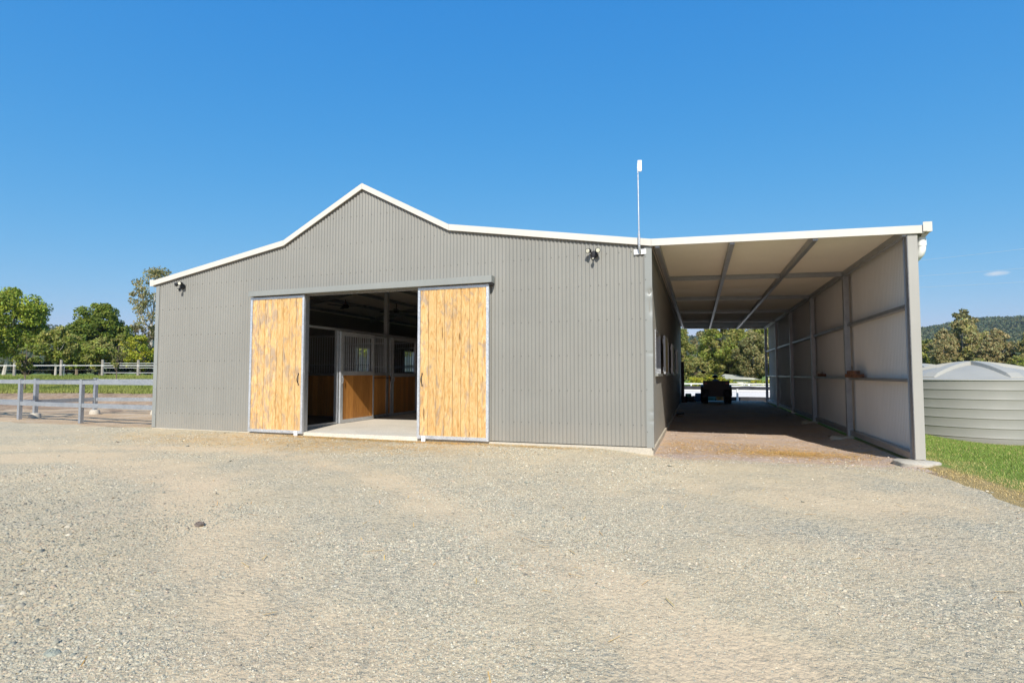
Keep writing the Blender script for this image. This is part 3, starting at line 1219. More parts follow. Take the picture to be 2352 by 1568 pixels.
# fixed barred panel behind / beside the slid door
fx = MB()
fx.b2(SX - 0.025, SX + 0.025, 1.81, 4.25, 1.22, 1.30)
fx.b2(SX - 0.025, SX + 0.025, 1.81, 4.25, 0.066, 0.13)
fx.b2(SX - 0.025, SX + 0.025, 3.285, 3.32, 0.13, 1.22)
fx.b2(SX - 0.025, SX + 0.025, 1.81, 4.25, 2.275, 2.325)
fx = fx.build('panel', GALV, sf)
boards_y(fx, 3.325, 4.25, 0.13, 1.22, SX, 7)
bars_y(fx, 3.34, 4.25, 1.30, 2.275, SX, 10)
MB().b2(SX + 0.026, SX + 0.038, 3.34, 4.27, 1.145, 1.160).build('slide_rod', IRON, sf)
MB().b2(SX + 0.036, SX + 0.050, 4.21, 4.235, 1.05, 1.19).build('latch', IRON, sf)
# sliding stall door, run in front of the panel
sdx = SX + 0.07
dd = MB()
dd.b2(sdx - 0.025, sdx + 0.025, 1.82, 1.92, 0.045, 2.326)
dd.b2(sdx - 0.025, sdx + 0.025, 3.245, 3.30, 0.045, 2.326)
dd.b2(sdx - 0.025, sdx + 0.025, 1.92, 3.245, 2.23, 2.326)
dd.b2(sdx - 0.025, sdx + 0.025, 1.92, 3.245, 1.23, 1.34)
dd.b2(sdx - 0.025, sdx + 0.025, 1.92, 3.245, 0.045, 0.13)
dd = dd.build('stall_door', FRAMEG, sf)
boards_y(dd, 1.92, 3.245, 0.13, 1.23, sdx, 9)
bars_y(dd, 1.93, 3.235, 1.34, 2.23, sdx, 14)
h = MB()
h.tube([(sdx + 0.03, 1.87, 1.03), (sdx + 0.06, 1.87, 1.06), (sdx + 0.06, 1.87, 1.17), (sdx + 0.03, 1.87, 1.20)], 0.008, 6)
h.build('handle', GALV, dd)
# second stall: open top doorway with boards below
d2 = MB()
d2.b2(SX - 0.02, SX + 0.04, 4.34, 4.41, 0.045, 2.335)
d2.b2(SX - 0.02, SX + 0.04, 5.72, 5.80, 0.045, 2.335)
d2.b2(SX - 0.02, SX + 0.04, 4.41, 5.72, 2.255, 2.335)
d2.b2(SX - 0.02, SX + 0.04, 4.41, 5.72, 1.18, 1.28)
d2.b2(SX - 0.02, SX + 0.04, 4.41, 5.72, 0.045, 0.12)
d2 = d2.build('half_open_door', FRAMEG, sf)
boards_y(d2, 4.41, 5.72, 0.12, 1.18, SX + 0.01, 9)
h = MB()
h.tube([(SX + 0.05, 4.375, 1.03), (SX + 0.08, 4.375, 1.06), (SX + 0.08, 4.375, 1.15), (SX + 0.05, 4.375, 1.18)], 0.008, 6)
h.build('handle', GALV, d2)
f3 = MB()
f3.b2(SX - 0.025, SX + 0.025, 5.82, 17.0, 1.22, 1.30)
f3.b2(SX - 0.025, SX + 0.025, 5.82, 17.0, 0.066, 0.13)
f3 = f3.build('panel', GALV, sf)
boards_y(f3, 5.82, 17.0, 0.13, 1.22, SX, 64)
bars_y(f3, 5.84, 17.0, 1.30, 2.345, SX, 90)

# partition walls between the stalls (run back from the aisle)
for iy, (yp, lab) in enumerate(((3.30, 'barred timber partition at the back of the first open stall'), (6.90, 'barred timber partition behind the second stall'), (10.40, 'third barred timber partition deep in the dark stalls'))):
    pt = thing('stall_partition', lab, 'partition', (-9.8, yp, 0.05), 'partitions between the stalls')
    mb = MB()
    mb.b2(-11.58, -7.83, yp - 0.025, yp + 0.025, 1.22, 1.29)
    mb.b2(-11.58, -7.83, yp - 0.025, yp + 0.025, 2.30, 2.36)
    mb.b2(-11.58, -7.83, yp - 0.025, yp + 0.025, 1.50, 1.53)
    mb.build('frame', GALVD, pt)
    n = 22
    w = 3.75 / n
    bm = MB().box((0, 0, 0), (w - 0.003, 0.03, 1.13)).mesh('board', STALLW)
    rm = MB().tube([(0, 0, -0.5), (0, 0, 0.5)], 0.009, 6).mesh('bar', GALV, smooth=True)
    for i in range(n):
        inst('board', bm, pt, (-11.58 + w * (i + 0.5), yp, 0.65))
    for i in range(44):
        inst('bar', rm, pt, (-11.58 + 3.75 * (i + 0.5) / 44, yp, 1.80))

# plain boarded stall row on the other side of the aisle
sr = thing('aisle_wall', 'plain boarded stall wall on the right of the barn aisle behind the right door', 'wall', (-3.95, 9, 0.036))
m = MB().box((0, 0, 0), (0.03, 0.237, 1.25)).mesh('board', STALLW)
for i in range(72):
    inst('board', m, sr, (-3.95, 0.36 + i * 0.24, 0.67))
mb = MB()
mb.b2(-3.99, -3.91, 0.25, 17.6, 1.27, 1.33)
mb.b2(-3.99, -3.91, 0.25, 17.6, 2.36, 2.42)
mb.build('rail', GALVD, sr)

# ceiling fans over the stalls
def fan(name, x, y, z, ztop, a0, lab):
    t = thing(name, lab, 'ceiling fan', (x, y, z), 'ceiling fans above the stalls')
    MB().tube([(x, y, z), (x, y, ztop)], 0.014, 8).build('downrod', IRON, t)
    MB().lathe((x, y, z), [(0.0, -0.07), (0.09, -0.06), (0.11, 0.0), (0.09, 0.05), (0.02, 0.08), (0.0, 0.08)], 16).build('motor', IRON, t, True)
    for k in range(3):
        a = a0 + k * 2 * pi / 3
        b = MB()
        b.bar((x + 0.09 * cos(a), y + 0.09 * sin(a), z), (x + 0.68 * cos(a), y + 0.68 * sin(a), z - 0.01), 0.12, 0.012)
        b.build('blade', IRON, t)


fan('ceiling_fan', -10.1, 5.3, 3.46, 3.68, 0.3, 'dark ceiling fan above the first stalls, nearer the left door')
fan('ceiling_fan', -9.4, 7.3, 3.50, 3.80, 1.0, 'dark ceiling fan on a short rod right of the steel column')

# ------------------------------------------------------------------ carport lean-to
cp = thing('carport', 'open lean-to carport with steel posts and corrugated side wall against the barn', 'carport', (1.9, 0, 0))
CXR = 3.86
roof_sheet(0.015, 3.93, -0.045, L_ + 0.1, 0.035, LINING, 'roof_sheet', cp, 6)
capping(0.0 + G, 3.594, 3.95, 3.483, cp)
SIDE0 = 0.025
corr((CXR, 0.02, 0), (0, 1), (1, 0), L_ - 0.02, lambda u: [(SIDE0, 3.43)], 7, 1, 0.0125).build('side_wall', LININGW, cp, True)
for i, x in enumerate((0.10, 1.30, 2.52, 3.715)):
    zc = roof_z(x) - 0.095
    w = 0.075
    MB().bar((x, -0.02, zc - 0.004), (x, L_ + 0.05, zc - 0.004), w, 0.10).build('purlin', GALVC, cp)
for k in range(1, 6):
    y = 3.6 * k
    for xa, xb in ((0.142, 1.26), (1.342, 2.48), (2.562, 3.67)):
        MB().bar((xa, y, roof_z(xa) - 0.093), (xb, y, roof_z(xb) - 0.093), 0.065, 0.096).build('rafter', GALVC, cp)
POSTZ = roof_z(3.73) - 0.05
for k in range(1, 6):
    y = 3.6 * k
    mb = MB()
    # C-section post, open towards the back
    mb.b2(3.685, 3.790, y - 0.045, y - 0.041, float(gz(3.7, y)) - 0.05, POSTZ - 0.10)
    mb.b2(3.685, 3.689, y - 0.041, y + 0.05, float(gz(3.7, y)) - 0.05, POSTZ - 0.10)
    mb.b2(3.786, 3.790, y - 0.041, y + 0.05, float(gz(3.7, y)) - 0.05, POSTZ - 0.10)
    mb.b2(3.689, 3.705, y + 0.046, y + 0.05, float(gz(3.7, y)) - 0.05, POSTZ - 0.10)
    mb.build('post', GALVC, cp)
mb = MB()
mb.b2(3.7385, 3.7435, -0.024, 0.115, 0.0, 3.36)
mb.b2(3.725, 3.7385, 0.110, 0.115, 0.0, 3.36)
mb.build('post', GALVC, cp)
mb = MB()
mb.b2(3.748, 3.868, -0.030, -0.027, 0.012, 3.375)
mb.b2(3.868, 3.871, -0.030, 0.10, 0.012, 3.375)
mb.b2(3.744, 3.748, -0.034, 0.02, 0.012, 3.375)
mb.build('corner_flashing', POSTP, cp)
for z, hgt, nm in ((1.172, 0.048, 'girt'), (2.30, 0.055, 'girt'), (0.040, 0.10, 'bottom_rail')):
    for k in range(5):
        y0, y1 = 3.6 * k + 0.055, 3.6 * (k + 1) - 0.05
        mb = MB()
        # C-girt: lip, web, flange
        mb.b2(3.735, 3.845, y0, y1, z + hgt / 2 - 0.004, z + hgt / 2)
        mb.b2(3.735, 3.845, y0, y1, z - hgt / 2, z - hgt / 2 + 0.004)
        mb.b2(3.733, 3.736, y0, y1, z - hgt / 2 + 0.001, z + hgt / 2 - 0.001)
        mb.build(nm, GALVC, cp)
mb = MB()
mb.prism([(-0.14, 3.575), (0.0, 3.556), (0.10, 3.553), (0.10, 3.560), (0.0, 3.563), (-0.14, 3.582)], -0.03, L_ + 0.05)
mb.prism([(-0.030, 3.40), (-0.022, 3.40), (-0.022, 3.555), (-0.030, 3.555)], 0.03, L_)
mb.build('ridge_flashing', TRIM, cp)
# gutter along the low edge, stop end and PVC elbow
mb = MB()
mb.prism([(3.935, 3.381), (4.045, 3.381), (4.045, 3.522), (4.03, 3.522), (4.03, 3.396), (3.95, 3.396), (3.95, 3.46), (3.935, 3.46)], -0.07, L_ + 0.1)
mb.prism([(3.935, 3.379), (4.047, 3.379), (4.047, 3.525), (3.935, 3.525)], -0.078, -0.072)
mb.b2(3.93, 3.985, -0.085, -0.079, 3.385, 3.525)
mb.prism([(3.945, 3.380), (4.04, 3.380), (4.00, 3.33), (3.94, 3.33)], 0.02, 0.16)
mb.build('gutter', CREAM, cp)
mb = MB()
pts = [(3.965, 0.10, 3.335), (3.965, 0.10, 3.20), (3.962, 0.105, 3.14), (3.95, 0.12, 3.09), (3.925, 0.16, 3.05), (3.915, 0.26, 3.02), (3.915, 0.5, 3.0)]
mb.tube(pts, 0.055, 16)
mb.tube([(3.965, 0.10, 3.30), (3.965, 0.10, 3.20)], 0.062, 16)
mb.build('downpipe', PVC, cp, True)
# concrete pads at the posts
for (x, y, rx, ry, s) in ((3.72, -0.13, 0.27, 0.27, 1), (3.55, 3.5, 0.22, 0.22, 2), (3.6, 7.2, 0.2, 0.2, 3)):
    mb = MB()
    n = 22
    z0 = float(gz(x, y))
    ring = []
    for k in range(n):
        a = 2 * pi * k / n
        r = 1 + 0.10 * sin(3 * a + s) + 0.06 * sin(5 * a + s * 2)
        ring.append((x + rx * r * cos(a), y + ry * r * sin(a)))
    for j, (sc, dz) in enumerate(((1.0, -0.06), (1.0, 0.018), (0.90, 0.035), (0.0, 0.04))):
        for (px, py) in ring:
            mb.v.append((x + (px - x) * sc, y + (py - y) * sc, z0 + dz + 0.004 * sin(px * 23 + py * 17)))
    for j in range(3):
        for k in range(n):
            a = j * n + k
            b = j * n + (k + 1) % n
            mb.f.append((a, b, b + n, a + n))
    mb.build('concrete_pad', CONC, cp, True)

# things kept in the carport ---------------------------------------------
wb = thing('timber_block', 'rusty brown timber blocks stacked on the girt beside the second post', 'wood blocks', (3.72, 3.15, 1.196))
MB().box((3.72, 3.05, 1.232), (0.13, 0.80, 0.070), 0.03).build('block', BROWNT, wb)
MB().box((3.715, 3.10, 1.300), (0.11, 0.66, 0.062), -0.05).build('block', BROWNT, wb)
MB().tube([(3.72, 3.2, 1.33), (3.72, 3.2, 1.43)], 0.006, 6).build('nail', IRON, wb)
tn = thing('paint_tin', 'small dented tin standing on the girt beside the third post', 'tin', (3.77, 6.75, 1.196))
MB().lathe((3.77, 6.62, 1.197), [(0.0, 0), (0.075, 0), (0.075, 0.13), (0.078, 0.135), (0.06, 0.135), (0.0, 0.125)], 16).build('can', TINM, tn, True)
MB().box((3.77, 6.35, 1.235), (0.09, 0.28, 0.075), 0.2).build('block', BROWNT, tn)

db = MB().b2(0.0, 0.14, 16.2, 16.26, -0.06, 1.80).build('dark_board', IRON)
tag(db, 'tall dark board standing upright against the barn wall at the far carport end', 'board')

fl = MB()
fl.box((0.15, 9.6, -0.06), (0.22, 0.4, 0.05), 0.1)
fo = fl.build('rubber_mat_offcut', RUBBER)
tag(fo, 'small black slab lying on the dirt against the barn side wall', 'rubber slab')

# quad bike ---------------------------------------------------------------
QX, QY = 1.47, 16.55
QZ = float(gz(QX, QY)) + 0.004
qb = thing('quad_bike', 'black quad bike parked at the far end of the carport', 'quad bike', (QX, QY, QZ))


def wheel(x, y, r, w):
    t = MB()
    n = 26
    t.lathe((x, y, QZ + r), [(r * 0.52, -w * .42), (r * 0.80, -w * .5), (r * 0.95, -w * .46), (r, -w * .3), (r, w * .3), (r * 0.95, w * .46), (r * 0.80, w * .5), (r * 0.52, w * .42)], n, 'X')
    for k in range(n // 2 * 2):
        a = 2 * pi * k / n
        for s in (-1, 1):
            c = Vector((x + s * w * 0.28, y + r * 1.0 * cos(a), QZ + r + r * 1.0 * sin(a)))
            t.box(c, (w * 0.40, 0.045, 0.03), M=Matrix.Rotation(a - pi / 2, 3, 'X'))
    tw = t.build('wheel', RUBBER, qb)
    MB().lathe((x, y, QZ + r), [(0, -w * .2), (r * .3, -w * .25), (r * .52, -w * .40), (r * .52, w * .40), (r * .3, w * .25), (0, w * .2)], 18, 'X').build('rim', GALVD, tw, True)


for s in (-1, 1):
    wheel(QX + s * 0.445, QY - 0.62, 0.32, 0.27)
    wheel(QX + s * 0.445, QY + 0.68, 0.29, 0.22)
mb = MB()
mb.prism([(QX - 0.30, QZ + 0.26), (QX + 0.30, QZ + 0.26), (QX + 0.32, QZ + 0.62), (QX + 0.2, QZ + 0.78), (QX - 0.2, QZ + 0.78), (QX - 0.32, QZ + 0.62)], QY - 0.72, QY + 0.80)
mb.build('body', BLACK, qb)
for s in (-1, 1):
    for yy in (QY - 0.62, QY + 0.68):
        m = MB()
        m.lathe((QX + s * 0.43, yy, QZ + 0.30), [(0.40, -0.16), (0.425, -0.13), (0.425, 0.13), (0.40, 0.16)], 14, 'X', 0.0, pi)
        m.build('mudguard', BLACK, qb, True)
mb = MB()
mb.b2(QX - 0.50, QX + 0.50, QY - 0.96, QY - 0.92, QZ + 0.46, QZ + 0.90)
mb.b2(QX - 0.50, QX + 0.50, QY - 0.92, QY - 0.30, QZ + 0.66, QZ + 0.70)
mb.b2(QX - 0.50, QX - 0.46, QY - 0.92, QY - 0.30, QZ + 0.70, QZ + 0.90)
mb.b2(QX + 0.46, QX + 0.50, QY - 0.92, QY - 0.30, QZ + 0.70, QZ + 0.90)
mb.build('cargo_box', BLACK, qb)
mb = MB()
for x in np.linspace(-0.42, 0.42, 7):
    mb.tube([(QX + x, QY + 0.45, QZ + 0.93), (QX + x, QY + 1.0, QZ + 0.93)], 0.012, 6)
for yy in (0.45, 0.72, 1.0):
    mb.tube([(QX - 0.44, QY + yy, QZ + 0.93), (QX + 0.44, QY + yy, QZ + 0.93)], 0.014, 6)
for x in (-0.3, 0.3):
    mb.tube([(QX + x, QY + 0.7, QZ + 0.93), (QX + x, QY + 0.7, QZ + 0.70)], 0.012, 6)
mb.build('front_rack', IRON, qb)
mb = MB()
mb.ell((QX, QY - 0.15, QZ + 0.84), (0.17, 0.48, 0.10), 14, 8)
mb.build('seat', RUBBER, qb, True)
mb = MB()
mb.tube([(QX - 0.38, QY + 0.20, QZ + 1.06), (QX - 0.20, QY + 0.28, QZ + 1.06), (QX - 0.08, QY + 0.34, QZ + 1.0), (QX + 0.08, QY + 0.34, QZ + 1.0), (QX + 0.20, QY + 0.28, QZ + 1.06), (QX + 0.38, QY + 0.20, QZ + 1.06)], 0.016, 8)
mb.tube([(QX, QY + 0.34, QZ + 1.0), (QX, QY + 0.42, QZ + 0.72)], 0.03, 8)
mb.ell((QX, QY + 0.32, QZ + 1.06), (0.12, 0.09, 0.06), 12, 6)
mb.build('handlebar', BLACK, qb, True)
for s in (-1, 1):
    mb = MB()
    mb.tube([(QX + s * 0.22, QY + 0.27, QZ + 1.07), (QX + s * 0.40, QY + 0.25, QZ + 1.20)], 0.013, 6)
    mb.ell((QX + s * 0.46, QY + 0.25, QZ + 1.23), (0.10, 0.025, 0.055), 12, 6)
    mb.build('mirror', BLACK, qb, True)
    MB().b2(QX + s * 0.40 - 0.05, QX + s * 0.40 + 0.05, QY - 0.975, QY - 0.961, QZ + 0.76, QZ + 0.82).build('tail_light', REDP, qb)

qb.scale = (1.07, 1.07, 1.10)

# buckets, hose and clutter behind the quad
def gzz(x, y):
    return float(gz(x, y))


z = gzz(0.29, 17.2)
bk = thing('bucket', 'upturned green plastic bucket beside the black hose coil', 'bucket', (0.29, 17.2, z))
MB().lathe((0.29, 17.2, z + 0.005), [(0.17, 0), (0.165, 0.02), (0.135, 0.33), (0.125, 0.345), (0, 0.345)], 24).build('shell', GREENP, bk, True)
MB().tube([(0.29 + 0.178 * cos(a), 17.2 + 0.178 * sin(a), z + 0.015) for a in np.linspace(0, 2 * pi, 25)], 0.01, 6).build('rim', GREENP, bk, True)
MB().box((0.29, 17.2, z - 0.0), (0.5, 0.4, 0.24)).build('crate', BLACK, bk) if False else None
z = gzz(0.82, 17.4)
bl = thing('plastic_tub', 'upturned blue plastic tub between the green bucket and the quad bike', 'tub', (0.80, 17.4, z))
MB().lathe((0.80, 17.4, z + 0.005), [(0.27, 0), (0.265, 0.03), (0.21, 0.35), (0.20, 0.365), (0, 0.365)], 24).build('shell', BLUEP, bl, True)
MB().tube([(0.80 + 0.275 * cos(a), 17.4 + 0.275 * sin(a), z + 0.02) for a in np.linspace(0, 2 * pi, 25)], 0.013, 6).build('rim', BLUEP, bl, True)
hs = MB()
hx, hy, hz = 0.36, 16.35, gzz(0.36, 16.35)
pts = []
for i in range(120):
    a = i * 2 * pi / 18
    r = 0.22 + 0.05 * sin(i * 0.9) + 0.02 * sin(i * 2.3)
    pts.append((hx + r * cos(a) * 1.05, hy + r * sin(a), hz + 0.03 + 0.030 * (i // 18) + 0.018 * sin(i * 0.7) + 0.05 * max(0, cos(a)) * (i / 120)))
hs.tube(pts, 0.016, 6)
ho = hs.build('garden_hose', RUBBER, None, True)
tag(ho, 'heaped coil of black hose lying against the barn wall beside the quad bike', 'hose')
bx = MB()
bx.lathe((0.14, 16.05, gzz(0.14, 16.05)), [(0, 0), (0.13, 0), (0.15, 0.26), (0.14, 0.27), (0.12, 0.03), (0, 0.03)], 16)
bo = bx.build('feed_bucket', BLACK, None, True)
tag(bo, 'small black bucket in shade in front of the hose coil', 'bucket')
fb = thing('feed_bin', 'orange plastic feed bin on the ground seen beneath the quad bike', 'bin', (1.80, 19.3, gzz(1.80, 19.3)))
z = gzz(1.80, 19.3)
MB().lathe((1.80, 19.3, z), [(0, 0), (0.20, 0), (0.24, 0.28), (0.25, 0.29), (0.24, 0.30), (0, 0.28)], 20).build('shell', ORANGEP, fb, True)
MB().tube([(1.80 + 0.25 * cos(a), 19.3 + 0.25 * sin(a), z + 0.29) for a in np.linspace(0, 2 * pi, 21)], 0.014, 6).build('rim', ORANGEP, fb, True)
z = gzz(1.30, 19.2)
sk = MB().ell((1.30, 19.2, z + 0.13), (0.26, 0.2, 0.16), 14, 8)
so = sk.build('feed_sack', TEALP, None, True)
tag(so, 'dull teal sack slumped on the ground behind the quad bike', 'sack')

# ------------------------------------------------------------------ wall fittings
def floodlight(x, z, aim, lab, wide):
    """twin-head sensor light; aim: two (dx, dz) pointing vectors of the heads"""
    t = thing('flood_light', lab, 'floodlight', (x, -0.02, z), 'twin sensor floodlights on the front wall')
    b = MB()
    b.lathe((x, -0.012, z), [(0, -0.055), (0.045, -0.052), (0.062, -0.035), (0.066, 0.0)], 20, 'Y')
    b.build('base', BLACK, t, True)
    for s, d in zip((-1, 1), aim):
        d = Vector(d).normalized()
        p0 = Vector((x + s * 0.045, -0.065, z + 0.03))
        p1 = Vector((x + s * wide, -0.115, z + 0.055))
        h = MB()
        h.tube([p0, p0 * 0.4 + p1 * 0.6, p1], 0.014, 8)
        q = [p1 - d * 0.045, p1 - d * 0.035, p1 - d * 0.005, p1 + d * 0.045, p1 + d * 0.056]
        h.tube(q, [0.012, 0.026, 0.036, 0.046, 0.046], 18)
        hd = h.build('lamp_head', BLACK, t, True)
        MB().tube([p1 + d * 0.0545, p1 + d * 0.0585], [0.038, 0.034], 18).build('lens', LENS, hd, True)
    h = MB()
    h.tube([(x, -0.05, z - 0.03), (x, -0.10, z - 0.065)], 0.014, 8)
    h.ell((x, -0.125, z - 0.085), (0.032, 0.036, 0.030), 14, 8)
    sn = h.build('sensor', BLACK, t, True)
    MB().ell((x, -0.148, z - 0.096), (0.020, 0.016, 0.013), 10, 6).build('lens', LENS, sn, True)
    return t


floodlight(-0.995, 3.40, ((-0.35, -0.85, -0.25), (0.40, -0.85, -0.25)), 'black twin floodlight on the wall beside the white aerial bracket', 0.070)
floodlight(-10.80, 3.335, ((-0.9, -0.2, -0.45), (0.15, -0.95, -0.1)), 'black twin floodlight on the wall near the left end of the barn', 0.055)

ms = thing('antenna_mast', 'thin galvanised mast with white antenna box fixed at the barn corner', 'antenna', (-0.195, -0.02, 3.39))
mb = MB()
mb.b2(-0.295, -0.088, -0.036, -0.026, 3.345, 3.432)
mb.b2(-0.29, -0.27, -0.026, -0.012, 3.36, 3.42)
mb.b2(-0.12, -0.10, -0.026, -0.012, 3.36, 3.42)
mb.build('bracket_plate', WHITE, ms)
mb = MB()
mb.tube([(-0.182, -0.03, 3.375), (-0.185, -0.06, 3.385), (-0.195, -0.095, 3.43), (-0.198, -0.105, 3.50), (-0.198, -0.105, 3.70)], 0.021, 12)
mb.tube([(-0.198, -0.105, 3.69), (-0.203, -0.105, 4.73)], 0.0125, 10)
mb.tube([(-0.203, -0.105, 4.73), (-0.203, -0.105, 4.765)], 0.008, 8)
mb.build('pole', GALV, ms, True)
mb = MB()
mb.box((-0.175, -0.105, 4.88), (0.066, 0.05, 0.185), 0.25)
mb.b2(-0.212, -0.196, -0.113, -0.097, 4.76, 4.93)
mb.tube([(-0.215, -0.105, 4.845), (-0.195, -0.105, 4.845)], 0.019, 8)
mb.build('antenna_box', WHITE, ms)
for (x, z) in ((-0.28, 3.36), (-0.28, 3.41), (-0.245, 3.365), (-0.245, 3.41), (-0.13, 3.36), (-0.13, 3.415), (-0.105, 3.365), (-0.105, 3.41)):
    MB().lathe((x, -0.036, z), [(0, -0.005), (0.005, -0.004), (0.006, 0.0)], 6, 'Y').build('bolt', GALVD, ms)

# ------------------------------------------------------------------ water tanks
def tank(x, y, r, H, lab, rot):
    z0 = gzz(x, y) - 0.08
    t = thing('water_tank', lab, 'water tank', (x, y, z0), 'round poly rain water tanks')
    prof = [(r * 0.2, 0.0), (r - 0.01, 0.0)]
    nb = 7
    bh = H / nb
    for k in range(nb):
        za = k * bh
        prof += [(r, za + 0.030), (r, za + bh - 0.016), (r + 0.009, za + bh - 0.009), (r + 0.013, za + bh + 0.002), (r + 0.008, za + bh + 0.013)]
    prof[-1] = (r - 0.01, H)
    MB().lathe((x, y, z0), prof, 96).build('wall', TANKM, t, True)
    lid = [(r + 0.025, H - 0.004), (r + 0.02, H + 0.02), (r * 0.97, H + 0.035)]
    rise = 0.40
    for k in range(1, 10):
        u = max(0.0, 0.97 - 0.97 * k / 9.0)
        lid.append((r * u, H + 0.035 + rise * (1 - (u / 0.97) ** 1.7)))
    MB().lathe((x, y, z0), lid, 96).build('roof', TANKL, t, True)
    # moulded ribs radiating over the roof
    for k in range(6):
        a = rot + k * pi / 3
        mb = MB()
        d = (cos(a), sin(a))
        s = (-sin(a), cos(a))
        n = 10
        for i in range(n + 1):
            u = 0.06 + 0.86 * i / n
            zz = H + 0.035 + rise * (1 - (u / 0.97) ** 1.7)
            up = 0.10 * (1 - 0.35 * u) * (1 if i < n else 0.25)
            hw = 0.10 + 0.045 * u
            for (o, dz) in ((-hw * 1.35, -0.02), (-hw, up), (hw, up), (hw * 1.35, -0.02)):
                mb.v.append((x + d[0] * r * u + s[0] * o, y + d[1] * r * u + s[1] * o, z0 + zz + dz))
        for i in range(n):
            for j in range(3):
                a0 = i * 4 + j
                mb.f.append((a0, a0 + 1, a0 + 5, a0 + 4))
        mb.f.append((n * 4, n * 4 + 1, n * 4 + 2, n * 4 + 3))
        mb.build('roof_rib', TANKL, t)
    MB().lathe((x, y, z0 + H + 0.035 + rise), [(0.24, -0.06), (0.23, 0.05), (0.2, 0.06), (0, 0.06)], 20).build('hatch', TANKL, t, True)
    return t


tank(8.10, 9.30, 1.95, 1.70, 'large grey round water tank on the lawn, nearest the carport', 0.674)
tank(8.15, 13.6, 1.95, 1.72, 'grey round water tank half hidden behind the nearer tank', 0.60)

# ------------------------------------------------------------------ fences
def rail_fence(name, lab, pts, posts, rails, mat, pw, top, cat='fence', collars=(), group=None, rail_w=0.05, double=None, ends=True):
    o = pts[0]
    t = thing(name, lab, cat, (o[0], o[1], gzz(o[0], o[1])), group)
    for i, (x, y) in enumerate(posts):
        z = gzz(x, y)
        mb = MB()
        mb.b2(x - pw / 2, x + pw / 2, y - pw / 2, y + pw / 2, z - 0.2, top(x, y))
        mb.b2(x - pw / 2 - 0.004, x + pw / 2 + 0.004, y - pw / 2 - 0.004, y + pw / 2 + 0.004, top(x, y), top(x, y) + 0.012)
        mb.build('post', mat, t)
        if i in collars:
            MB().lathe((x, y, z - 0.05), [(0.155, 0), (0.15, 0.12), (0.12, 0.19), (0.05, 0.2)], 14).build('concrete_collar', CONC, t, True)
    for (a, b) in zip(pts[:-1], pts[1:]):
        d = Vector((b[0] - a[0], b[1] - a[1], 0)).normalized()
        e = pw / 2 + 0.002
        for (dz, hh) in rails:
            za = top(*a) - dz
            zb = top(*b) - dz
            MB().bar((a[0] + d.x * e, a[1] + d.y * e, za), (b[0] - d.x * e, b[1] - d.y * e, zb), rail_w, hh).build('rail', mat, t)
    return t


YT = lambda x, y: 1.115
fA = [(-23.2, 0.86), (-20.30, 0.70), (-17.50, 0.53), (-14.74, 0.38), (-11.76, 0.28)]
rail_fence('yard_fence', 'near galvanised two rail yard fence running left from the barn corner', fA, fA[:-1], ((0.075, 0.105), (0.68, 0.11)), GALVF, 0.085, YT, group='galvanised yard fences')
fB = [(-23.5, 0.98), (-20.9, 1.06), (-17.98, 1.19), (-18.00, 2.90), (-15.95, 3.42), (-13.9, 3.5), (-11.76, 3.5)]
rail_fence('yard_fence', 'far galvanised yard fence with concrete collars on its posts', fB, fB[:-1], ((0.075, 0.11), (0.68, 0.115)), GALVF, 0.095, YT, collars=(1, 2, 3, 4, 5), group='galvanised yard fences')
fC = [(-17.3, 4.55), (-15.0, 4.75), (-12.6, 4.9)]
rail_fence('yard_fence', 'short third galvanised fence half hidden behind the barn corner', fC, fC[:-1], ((0.075, 0.11), (0.68, 0.115)), GALVF, 0.12, YT, collars=(0,), group='galvanised yard fences')

# electric tape fence across the grass
tp = thing('tape_fence', 'single white tape horse fence on slim steel pickets across the grass', 'fence', (-40, 16.6, 1.0))
tpp = [(-53.0, 12.0), (-47.6, 14.1), (-41.15, 16.2), (-35.0, 18.4), (-32.2, 18.9), (-29.5, 20.5), (-26.0, 21.8)]
for (x, y) in tpp:
    z = gzz(x, y)
    MB().tube([(x, y, z - 0.1), (x, y, z + 0.80)], 0.022, 6).build('picket', GALVD, tp)
    MB().box((x, y, z + 0.83), (0.09, 0.07, 0.08)).build('cap', WHITE, tp)
for a, b in zip(tpp[:-1], tpp[1:]):
    MB().bar((a[0], a[1], gzz(*a) + 0.80), (b[0], b[1], gzz(*b) + 0.80), 0.006, 0.036).build('tape', RAILW, tp)
tf = thing('timber_post_fence', 'far paddock fence with grey timber posts and white sighter wires', 'fence', (-52, 25, 1.1))
tfp = [(0.725 + (x - 0.725) * 0.80, -9.6 + (y + 9.6) * 0.80) for x, y in ((-62.5, 20.8), (-58.2, 22.6), (-54.7, 24.3), (-51.09, 25.53), (-48.0, 26.6), (-44.2, 27.6), (-40.6, 28.7), (-36, 30))]
for (x, y) in tfp:
    z = gzz(x, y)
    MB().tube([(x, y, z - 0.1), (x, y, z + 1.25)], [0.10, 0.09], 8).build('post', TIMB, tf)
for i, (a, b) in enumerate(zip(tfp[:-1], tfp[1:])):
    for dz in ((1.0, 0.66, 0.3) if i > 2 else (0.5,)):
        MB().bar((a[0], a[1], gzz(*a) + dz), (b[0], b[1], gzz(*b) + dz), 0.012, 0.024 if i > 2 else 0.008).build('wire', RAILW if i > 2 else TIMB, tf)

